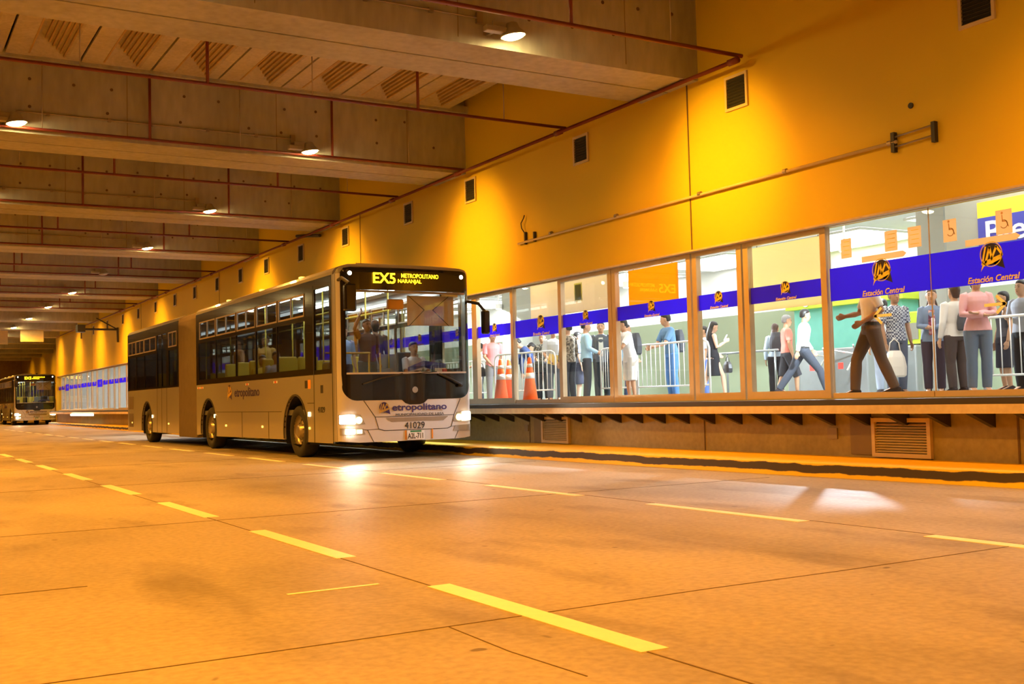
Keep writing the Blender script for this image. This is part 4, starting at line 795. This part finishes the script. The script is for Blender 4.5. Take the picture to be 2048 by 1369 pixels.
def person(name_label, loc, rz, h=1.72, skin='tan', hair='black', hairlen=0, top=(.6, .6, .6), sleeve='short', topz=.92, bottom=(.06, .06, .08), legs='long', shoes=(.04, .03, .03), lean=0.0, head=(0, 0), larm=None, rarm=None, stride=0.0, dress=None, female=False, sit=False, jacket=None, group=None):
    """one standing, walking or seated figure; local frame: +y is where the body faces, +x its right hand side"""
    k = h / 1.74; R = empty('person', loc, rz); R.scale = (k, k, k)
    tag(R, name_label, 'person', group)
    zs = -.42 if sit else 0.0
    rot = Matrix.Rotation(-lean, 4, 'X')
    def T(p):                      # torso transform: lean about the hips
        p = Vector(p)
        if p.z > .93: q = Vector((p.x, p.y, p.z - .93)); q = rot @ q; p = Vector((q.x, q.y, q.z + .93))
        return Vector((p.x, p.y, p.z + zs))
    hy, hp = head; HR = Matrix.Rotation(hy, 4, 'Z') @ Matrix.Rotation(-hp, 4, 'X')
    def TH(p): q = Vector(p) - Vector((0, 0, 1.50)); q = HR @ q; return T(q + Vector((0, 0, 1.50)))
    def ring(cx, cy, z, rx, ry, f, n=18): return [f((cx + rx * math.cos(2 * PI * i / n), cy + ry * math.sin(2 * PI * i / n), z)) for i in range(n)]
    sw = .16 if female else .178
    S = {-1: Vector((-sw, 0, 1.405)), 1: Vector((sw, 0, 1.405))}
    A = {-1: larm or ((-.23, -.01, 1.12), (-.24, .06, .87)), 1: rarm or ((.23, -.01, 1.12), (.24, .06, .87))}
    TOR = [(0, .84, .150, .105), (0, .92, .168, .118), (0, 1.0, .160, .110), (0, 1.10, .138 if not female else .122, .100), (0, 1.22, .152 if not female else .138, .108), (.005, 1.32, .168 if not female else .150, .112), (0, 1.39, .165 if not female else .145, .098), (-.005, 1.435, .11, .075), (-.005, 1.47, .058, .058)]
    if female: TOR[1] = (0, .92, .178, .125)
    J = {}
    for s in (-1, 1):
        if sit: J[s] = [Vector((s * .10, 0, .90 + zs)), Vector((s * .13, .44, .50)), Vector((s * .13, .42, .09))]
        else:
            d = stride * s; hip = Vector((s * .092, 0, .90)); knee = Vector((s * .10, .02 + .235 * d + (.045 if stride and d > 0 else .0), .49 + .015 * abs(stride))); ank = Vector((s * .10, -.02 + .46 * d, .09 + (.05 * stride if d < 0 else 0))); J[s] = [hip, knee, ank]
    HEADR = [(1.495, .030, .038, .034), (1.515, .035, .050, .055), (1.545, .028, .062, .076), (1.58, .018, .070, .088), (1.62, .010, .0745, .094), (1.66, .002, .076, .097), (1.695, -.002, .068, .088), (1.722, -.004, .050, .066), (1.738, -.005, .024, .032)]
    # body
    m = MB(); m.loft([ring(0, c, z, rx, ry, T) for c, z, rx, ry in TOR])
    m.loft([ring(0, -.012, 1.40, .062, .062, T), ring(0, -.005, 1.47, .054, .056, T), ring(0, .0, 1.53, .053, .056, TH), ring(0, .0, 1.57, .05, .055, TH)])
    m.loft([ring(0, c, z, rx, ry, TH) for z, c, rx, ry in HEADR])
    m.loft([[TH(p) for p in q] for q in ([(-.007, .095, 1.635), (.007, .095, 1.635), (.007, .085, 1.635), (-.007, .085, 1.635)], [(-.013, .122, 1.590), (.013, .122, 1.590), (.012, .085, 1.585), (-.012, .085, 1.585)], [(-.012, .112, 1.578), (.012, .112, 1.578), (.010, .085, 1.578), (-.010, .085, 1.578)])])
    for s in (-1, 1): m.loft([ring(s * (.075 + d), 0, z, .010, r_, TH, 8) for z, r_, d in ((1.57, .010, 0), (1.60, .022, .004), (1.635, .022, .006), (1.65, .010, .003))])
    hands = []
    for s in (-1, 1):
        e, w_ = T(A[s][0]), T(A[s][1]); sh = T(S[s]); mid = (sh + e) / 2
        m.tube([sh - Vector((s * .03, 0, -.01)), sh, mid, e, e.lerp(w_, .35), w_], [.05, .054, .047, .038, .040, .027], 12)
        d = (w_ - e).normalized(); side = d.cross(Vector((0, 1, 0)) if abs(d.y) < .8 else Vector((0, 0, 1))).normalized(); nrm = side.cross(d).normalized()
        wd = nrm; pn = side                     # palm width lies front-to-back, thickness sideways
        def pr(c, a, b, n=10): return [c + wd * (a * math.cos(2 * PI * i / n)) + pn * (b * math.sin(2 * PI * i / n)) for i in range(n)]
        m.loft([pr(w_ - d * .02, .026, .021), pr(w_ + d * .02, .032, .017), pr(w_ + d * .06, .041, .015), pr(w_ + d * .088, .039, .013)])
        for i, (o, L) in enumerate(((.030, .068), (.010, .078), (-.011, .072), (-.031, .056))):
            b0 = w_ + d * .08 + wd * o; b1 = b0 + d * L * .52 - pn * s * .006; b2 = b1 + d * L * .42 - pn * s * .022 + wd * (.003 * (i - 1))
            m.tube([b0 - d * .015, b0, b1, b2], [.0105, .0105, .0098, .0085], 8)
        t0 = w_ + d * .025 + wd * .026; t1 = t0 + d * .032 + wd * .022; m.tube([t0 - wd * .012, t0, t1, t1 + d * .028 + wd * .004], [.013, .0125, .011, .0095], 8)
    for s in (-1, 1):
        a, b, c = J[s]; m.tube([a + Vector((0, 0, .03)), a, a.lerp(b, .5), b, b.lerp(c, .3), c], [.075, .085, .070, .052, .054, .037], 14)
        m.loft([[c + Vector((x, y, z)) for x, y, z in q] for q in ([(-.03, -.05, .02), (.03, -.05, .02), (.03, -.05, -.075), (-.03, -.05, -.075)], [(-.035, .04, .01), (.035, .04, .01), (.04, .04, -.08), (-.04, .04, -.08)], [(-.035, .16, -.045), (.035, .16, -.045), (.04, .16, -.08), (-.04, .16, -.08)])])
    bo = m.build('body', SK[skin], R); rm = bo.modifiers.new('remesh', 'REMESH'); rm.mode = 'VOXEL'; rm.voxel_size = .0085; rm.use_smooth_shade = True
    # face details
    m = MB()
    for s in (-1, 1):
        c = TH((s * .031, .089, 1.628)); m.loft([[c + HR @ Vector((.0125 * math.cos(a), y, .006 * math.sin(a))) for a in [2 * PI * i / 8 for i in range(8)]] for y in (-.004, .008)])
    m.build('eyes', M['black'], bo); m = MB()
    for s in (-1, 1): m.loft([[TH(p) for p in q] for q in ([(s * .014, .100, 1.650), (s * .014, .100, 1.658), (s * .014, .085, 1.655)], [(s * .046, .088, 1.652), (s * .046, .088, 1.658), (s * .046, .07, 1.655)])])
    m.build('eyebrows', HAIRM['black' if hair != 'grey' else 'grey'], bo)
    m = MB(); m.loft([[TH(p) for p in q] for q in ([(-.024, .095, 1.557), (-.024, .085, 1.555)] + [(-.024, .085, 1.557)], [(0, .111, 1.563), (0, .109, 1.549), (0, .085, 1.556)], [(.024, .095, 1.557), (.024, .085, 1.555), (.024, .085, 1.557)])]); m.build('lips', DEFM, bo)
    # hair
    if hair:
        m = MB(); H = [(1.565, -.045, .060, .060), (1.60, -.036, .078, .072), (1.64, -.028, .085, .084), (1.675, -.012, .085, .100), (1.705, -.006, .078, .098), (1.735, -.006, .058, .074), (1.752, -.008, .026, .034)]
        if hairlen == 1: H = [(1.50, -.055, .060, .040)] + H
        if hairlen == 2: H = [(1.28, -.085, .050, .028), (1.34, -.09, .085, .042), (1.42, -.085, .095, .050), (1.50, -.06, .090, .062)] + H
        m.loft([ring(0, c, z, rx, ry, TH if z > 1.45 else T, 20) for z, c, rx, ry in H])
        o = m.build('hair', HAIRM[hair], R, smooth=True); sb = o.modifiers.new('sub', 'SUBSURF'); sb.levels = 1; sb.render_levels = 1
    def inflate(rr, d): return [(c, z, rx + d, ry + d) for c, z, rx, ry in rr]
    vox = .011
    def rmod(o):
        q = o.modifiers.new('remesh', 'REMESH'); q.mode = 'VOXEL'; q.voxel_size = vox; q.use_smooth_shade = True; sm = o.modifiers.new('smooth', 'SMOOTH'); sm.iterations = 3; sm.factor = .5
    def legtube(m, s, frac, g=.016):
        a, b, c = J[s]; P = [a + Vector((0, 0, .02)), a, a.lerp(b, .5), b, b.lerp(c, .35), c + Vector((0, 0, .0))]; r = [.09 + g * .4, .092 + g, .078 + g, .060 + g, .060 + g * 1.1, .050 + g]
        if frac < 1:
            P = P[:4]; r = [.09 + g, .1 + g, .09 + g, .082 + g]; P[3] = a.lerp(b, frac * 1.9)
        m.tube(P, r, 14)
    if dress:
        m = MB(); m.loft([ring(0, c, z, rx, ry, T) for c, z, rx, ry in inflate([t for t in TOR if t[1] > .86], .012)]); m.loft([ring(0, .02 * (1 if stride else 0), z + zs, rx, ry, Vector) for z, rx, ry in ((.50, .185, .15), (.62, .19, .145), (.78, .19, .14), (.92, .182, .132), (1.02, .160, .118))])
        if sleeve != 'none':
            for s in (-1, 1): m.tube([T(S[s]) - Vector((s * .03, 0, 0)), T(S[s]), T(S[s]).lerp(T(A[s][0]), .5)], [.06, .066, .062], 12)
        rmod(m.build('dress', cloth(dress), R))
    else:
        m = MB(); zz = [t for t in TOR if t[1] < 1.06]; m.loft([ring(0, c, z + (zs if sit else 0), rx, ry, Vector) for c, z, rx, ry in inflate(zz, .010)])
        for s in (-1, 1): legtube(m, s, 1 if legs == 'long' else .62)
        rmod(m.build('trousers' if legs == 'long' else 'shorts', cloth(bottom), R))
        m = MB(); g = .016; rr = [t for t in inflate(TOR, g) if t[1] > topz]; rr = [(0, topz, rr[0][2] + .006, rr[0][3] + .006)] + rr[:-1] + [(-.005, 1.462, .068, .068)]
        m.loft([ring(0, c, z, rx, ry, T) for c, z, rx, ry in rr])
        for s in (-1, 1):
            sh = T(S[s]); e = T(A[s][0]); w_ = T(A[s][1])
            if sleeve == 'short': m.tube([sh - Vector((s * .03, 0, 0)), sh, sh.lerp(e, .45), sh.lerp(e, .8)], [.062, .068, .064, .060], 12)
            elif sleeve == 'long': m.tube([sh - Vector((s * .03, 0, 0)), sh, sh.lerp(e, .5), e, e.lerp(w_, .5), e.lerp(w_, .95)], [.062, .068, .060, .053, .047, .040], 12)
        rmod(m.build('jacket' if jacket else 'shirt', cloth(top), R))
        if jacket:
            m = MB(); m.loft([[T(p) for p in q] for q in ([(-.05, .10, .97), (.05, .10, .97), (.05, .137, .97), (-.05, .137, .97)], [(-.055, .10, 1.2), (.055, .10, 1.2), (.05, .130, 1.2), (-.05, .130, 1.2)], [(-.05, .10, 1.38), (.05, .10, 1.38), (.045, .122, 1.38), (-.045, .122, 1.38)])]); m.build('inner_shirt', cloth(jacket), R)
        if legs == 'long' and sleeve and not sit and topz > .93:
            m = MB(); m.loft([ring(0, 0, z, .176, .126, T, 20) for z in (.955, .995)]); m.build('belt', M['dark'], R)
    for s in (-1, 1):
        c = J[s][2]; m = MB()
        m.loft([[c + Vector(p) for p in q] for q in ([(-.030, -.078, .0), (.030, -.078, .0), (.034, -.078, -.088), (-.034, -.078, -.088)], [(-.046, -.02, .03), (.046, -.02, .03), (.046, -.02, -.09), (-.046, -.02, -.09)], [(-.044, .07, -.01), (.044, .07, -.01), (.048, .07, -.09), (-.048, .07, -.09)], [(-.036, .19, -.055), (.036, .19, -.055), (.038, .19, -.09), (-.038, .19, -.09)])])
        o = m.build('shoe', cloth(shoes), R, bevel=.012)
    return R
def deg(a): return math.radians(a)
F9 = .9
SR = -120.0 # heading towards the right of the picture (body +y turned to (+.86,-.5))
# heads towards: rz such that +y -> direction
def hd(dx, dy): return math.atan2(-dx, dy)
RIGHT = hd(.86, -.5); LEFT = hd(-.86, .5); CAMW = hd(-.55, -.83); AWAY = hd(.5, .86)
person('person with dark hair beside the pink polo, seen nearest the bus mirror', (14.3, 26.0, F9), LEFT, 1.62, 'tan', 'black', 0, (.78, .78, .78), 'short', rarm=((.2, .12, 1.15), (.15, .3, 1.05)))
person('person in a pink polo shirt and grey trousers behind the traffic cones', (13.28, 23.51, F9), hd(-.3, -1), 1.76, 'tan', 'brown', 0, (.85, .30, .30), 'short', .88, (.22, .20, .20), rarm=((.22, .05, 1.12), (.12, .22, .95)))
person('person in navy bending forward behind the barrier, left of two', (14.2, 24.2, F9), RIGHT, 1.74, 'tan', 'black', 0, (.03, .05, .13), 'long', .92, (.05, .05, .07), lean=deg(48), larm=((-.2, .15, 1.15), (-.1, .35, 1.0)), rarm=((.2, .15, 1.15), (.1, .35, 1.0)))
person('person in navy bending forward behind the barrier, right of two', (14.2, 23.0, F9), LEFT, 1.74, 'tan', 'black', 0, (.04, .06, .15), 'long', .92, (.05, .05, .07), lean=deg(40))
person('person in a dark patterned blouse holding a handbag in front', (13.54, 21.61, F9), hd(-.75, -.66), 1.60, 'tan', 'brown', 1, 'flower', 'short', .88, (.03, .03, .035), larm=((-.21, .02, 1.12), (-.05, .22, .98)), rarm=((.21, .02, 1.12), (.06, .23, 1.02)), female=True)
person('person in a light grey tee holding a yellow envelope', (13.43, 20.96, F9), hd(-.4, -.9), 1.70, 'tan', 'black', 0, (.58, .60, .64), 'short', .92, (.12, .13, .16), larm=((-.23, .02, 1.12), (-.16, .2, .92)), rarm=((.23, .02, 1.12), (.14, .22, .95)))
person('person in a mottled brown jacket beside the envelope holder', (13.22, 20.03, F9), hd(-.2, 1), 1.72, 'tan', 'black', 0, 'camo', 'long', .86, (.05, .05, .06))
person('person in dark shorts with bare legs behind the light blue shirt', (14.79, 21.99, F9), hd(.8, -.4), 1.66, 'light', 'black', 0, (.16, .17, .22), 'short', .95, (.04, .04, .06), 'short')
person('person in a light blue shirt and dark trousers, shirt tail out', (13.26, 19.4, F9), RIGHT, 1.72, 'tan', 'black', 0, (.42, .66, .85), 'long', .84, (.05, .055, .07), larm=((-.22, .02, 1.14), (-.1, .24, 1.06)), rarm=((.22, .02, 1.14), (.1, .24, 1.04)))
person('person in an open dark grey jacket over a pale shirt', (13.93, 19.79, F9), hd(-.62, -.78), 1.74, 'tan', 'black', 0, (.09, .10, .12), 'long', .84, (.03, .035, .04), jacket=(.66, .66, .58))
person('dark-haired person in light blue, half hidden left of the leaning person in white', (14.0, 18.95, F9), RIGHT, 1.62, 'tan', 'black', 1, (.35, .55, .75), 'short', .9, (.06, .08, .14), larm=((-.22, .05, 1.12), (-.12, .22, .95)))
person('person in white leaning on the barrier with a hand at the mouth', (13.05, 17.55, F9), hd(-.95, .1), 1.64, 'tan', 'black', 0, (.86, .86, .86), 'short', .80, (.80, .79, .76), 'short', (.3, .2, .15), lean=deg(14), rarm=((.16, .22, 1.18), (.05, .14, 1.44)), larm=((-.16, .22, 1.18), (-.02, .34, 1.10)), head=(-.3, 0))
person('person in a blue polo and jeans leaning on the barrier', (13.94, 17.35, F9), hd(-.93, .2), 1.74, 'tan', 'black', 0, (.12, .22, .36), 'short', .93, (.10, .22, .48), lean=deg(10), larm=((-.18, .2, 1.15), (-.05, .42, 1.12)), rarm=((.18, .2, 1.15), (.08, .42, 1.12)), head=(-.5, 0))
person('person mostly hidden behind the one in the black dress', (16.1, 18.9, F9), LEFT, 1.60, 'tan', 'black', 0, (.85, .85, .85), 'short', .92, (.12, .2, .5))
person('person in a short black dress looking at a phone', (15.37, 17.78, F9), hd(.9, -.35), 1.62, 'light', 'black', 2, dress=(.025, .025, .03), sleeve='none', larm=((-.20, .0, 1.14), (-.17, .18, 1.0)), rarm=((.20, .04, 1.14), (.14, .26, 1.26)), head=(.0, .35), stride=.55, female=True, shoes=(.5, .4, .35))
person('person with long wavy hair and a black vest facing away', (17.0, 17.6, F9), hd(.75, .66), 1.58, 'tan', 'brown', 2, (.50, .60, .72), 'long', .93, (.03, .03, .035), female=True, head=(-.3, .2))
person('person with grey hair in a salmon shirt and dark shorts', (16.6, 16.85, F9), RIGHT, 1.70, 'tan', 'grey', 0, (.80, .28, .22), 'short', .92, (.05, .05, .06), 'short', head=(0, .1), stride=.4)
person('person in a white shirt and dark trousers striding to the right', (16.14, 15.95, F9), RIGHT, 1.74, 'tan', 'black', 0, (.90, .90, .92), 'long', .98, (.05, .055, .07), stride=1.0, rarm=((.22, -.12, 1.13), (.22, -.16, .88)), larm=((-.22, .1, 1.14), (-.2, .25, .95)), lean=deg(6))
person('person in a white tee and brown trousers walking in the first big pane', (11.62, 10.22, F9), hd(-.8, .6), 1.74, 'brown', 'black', 0, (.80, .79, .76), 'short', 1.0, (.13, .085, .06), stride=.52, rarm=((.22, .1, 1.14), (.16, .3, 1.1)), larm=((-.22, -.1, 1.14), (-.14, .14, 1.0)))
person('person in blue-white jeans and white top behind the brown trousers', (15.55, 13.4, F9), AWAY, 1.70, 'tan', 'black', 0, (.78, .80, .85), 'long', .95, (.45, .52, .68))
person('person in a checked shirt holding a plastic bag', (14.12, 11.93, F9), hd(-.35, -.93), 1.70, 'brown', 'black', 0, 'plaid', 'short', .88, (.12, .14, .19), rarm=((.24, .0, 1.12), (.22, .07, .84)), larm=((-.22, .0, 1.12), (-.24, .05, .86)))
person('person in a denim jacket and floral scarf with folded hands', (14.41, 11.45, F9), hd(-.8, -.55), 1.66, 'tan', 'brown', 2, (.20, .26, .38), 'long', .86, (.07, .05, .07), larm=((-.2, .05, 1.12), (-.02, .24, 1.08)), rarm=((.2, .05, 1.12), (.04, .24, 1.10)), female=True, jacket='scarf')
person('person in a cream jacket seen from behind beside the pink sweater', (14.29, 10.94, F9), hd(.3, .95), 1.68, 'tan', 'brown', 1, (.72, .66, .60), 'long', .90, (.07, .05, .045))
person('person in a pink sweater and grey-blue jeans with folded arms', (13.35, 9.86, F9), hd(-.62, -.78), 1.70, 'tan', 'black', 1, (.72, .38, .38), 'long', .90, (.14, .18, .25), larm=((-.22, .06, 1.14), (.05, .2, 1.14)), rarm=((.22, .06, 1.14), (-.05, .22, 1.11)), female=True, shoes=(.6, .6, .6))
person('person in dark shorts with long hair behind the right-hand barrier', (15.9, 11.25, F9), LEFT, 1.64, 'tan', 'black', 2, (.10, .10, .12), 'none', .93, (.04, .04, .055), 'short', female=True)
person('person in a grey tee at the right picture edge', (15.23, 10.45, F9), hd(-.9, .1), 1.72, 'tan', 'black', 0, (.32, .33, .38), 'short', .92, (.02, .02, .022), rarm=((.22, .05, 1.14), (.1, .28, 1.2)))
# bags and things held
def bagobj(nm, cat, loc, rz, w_, d, h, m, label, handle=True):
    r = empty(nm, loc, rz); b = MB(); b.loft([[(x * w_ / 2 * f, y * d / 2 * f, z * h) for x, y in ((-1, -.6), (-.6, -1), (.6, -1), (1, -.6), (1, .6), (.6, 1), (-.6, 1), (-1, .6))] for z, f in ((0, .75), (.06, .95), (.4, 1), (.75, .85), (1, .55))]); b.build('body', m, r, bevel=.01)
    if handle: tubeobj('strap', m, [[(-w_ * .3, 0, h * .95), (-w_ * .22, 0, h * 1.3), (0, 0, h * 1.45), (w_ * .22, 0, h * 1.3), (w_ * .3, 0, h * .95)]], .008, r, 6)
    tag(r, label, cat); return r
LTH = mat('black_leather', (.03, .03, .035), .4); NYL = mat('dark_nylon', (.05, .05, .06), .7)
bagobj('shopping_bag', 'bag', (13.93, 11.80, 1.18), hd(-.3, -.9), .34, .2, .42, M['bag'], 'pale plastic carrier bag hanging from the hand of the checked shirt')
bagobj('handbag', 'bag', (13.33, 21.42, 1.58), hd(-.75, -.66), .40, .16, .26, LTH, 'large black handbag held against the dark patterned blouse')
bagobj('handbag', 'bag', (15.62, 17.6, 1.42), hd(.9, -.35), .34, .14, .24, LTH, 'black handbag on the arm of the person in the black dress')
bagobj('backpack', 'bag', (13.17, 17.52, 1.80), hd(-.95, .1), .30, .18, .44, NYL, 'dark backpack on the back of the leaning person in white', False)
bagobj('backpack', 'bag', (14.10, 17.31, 1.84), hd(-.93, .2), .30, .18, .46, NYL, 'dark backpack on the back of the blue polo wearer', False)
bagobj('backpack', 'bag', (16.86, 17.42, 1.86), hd(.75, .66), .30, .16, .42, NYL, 'black backpack of the wavy-haired person facing away', False)
bagobj('shoulder_bag', 'bag', (14.25, 10.75, 1.85), hd(.3, .95), .22, .12, .3, NYL, 'small dark shoulder bag on the cream jacket')
bagobj('gym_bag', 'bag', (13.05, 23.75, 1.55), 0, .3, .18, .24, LTH, 'black bag hanging beside the pink polo wearer')
r = MB().box(-.16, .16, -.006, .006, 0, .23).build('envelope', M['env']); r.location = (13.28, 20.72, 1.72); r.rotation_euler = (0, .25, hd(-.4, -.9) + PI); tag(r, 'large yellow envelope held by the person in light grey', 'envelope')
r = MB().box(-.035, .035, -.004, .004, -.07, .07).build('phone', M['white'], bevel=.003); r.location = (15.66, 17.68, 2.17); r.rotation_euler = (-.5, 0, hd(.9, -.35)); tag(r, 'pale phone in the hand of the person in the black dress', 'phone')
# people on the bus
person('bus driver in a white shirt holding the steering wheel', (8.86, 18.72, .80), hd(0, -1), 1.72, 'tan', 'black', 0, (.74, .74, .80), 'short', .93, (.05, .05, .08), sit=True, larm=((-.24, .16, 1.14), (-.13, .42, 1.12)), rarm=((.24, .16, 1.14), (.13, .42, 1.12)))
person('passenger in a brown top standing behind the windscreen', (8.02, 18.95, .88), hd(0, -1), 1.66, 'brown', 'black', 0, (.22, .10, .06), 'short', .9, (.2, .2, .2), rarm=((.28, .05, 1.55), (.2, .12, 1.8)), group='passengers standing on the bus')
person('passenger in a dark jacket turned away behind the one in brown', (8.62, 19.95, .88), hd(.3, 1), 1.72, 'tan', 'black', 1, (.10, .06, .045), 'long', .88, (.06, .06, .07), group='passengers standing on the bus')
person('passenger in a blue top standing in the aisle behind the one in brown', (8.25, 20.7, .88), hd(0, -1), 1.64, 'tan', 'black', 0, (.25, .35, .60), 'short', .93, (.06, .06, .1), group='passengers standing on the bus')
person('seated passenger in grey by the second side window', (7.15, 21.6, .80), hd(0, -1), 1.66, 'tan', 'black', 0, (.45, .45, .5), 'short', .93, (.06, .06, .1), sit=True, group='passengers seated on the bus')
person('seated passenger in yellow midway along the bus', (7.15, 22.5, .80), hd(0, -1), 1.62, 'tan', 'black', 1, (.85, .62, .08), 'short', .93, (.06, .06, .1), sit=True, group='passengers seated on the bus')
person('standing passenger in an ochre top in the third side window', (7.8, 24.3, .88), hd(-.6, -.7), 1.68, 'tan', 'black', 0, (.80, .50, .15), 'long', .9, (.06, .06, .1), group='passengers standing on the bus')
person('standing passenger in pale orange in the rearmost front-section window', (7.6, 25.7, .88), hd(-.9, 0), 1.70, 'tan', 'black', 0, (.80, .48, .26), 'long', .9, (.06, .06, .1), group='passengers standing on the bus')
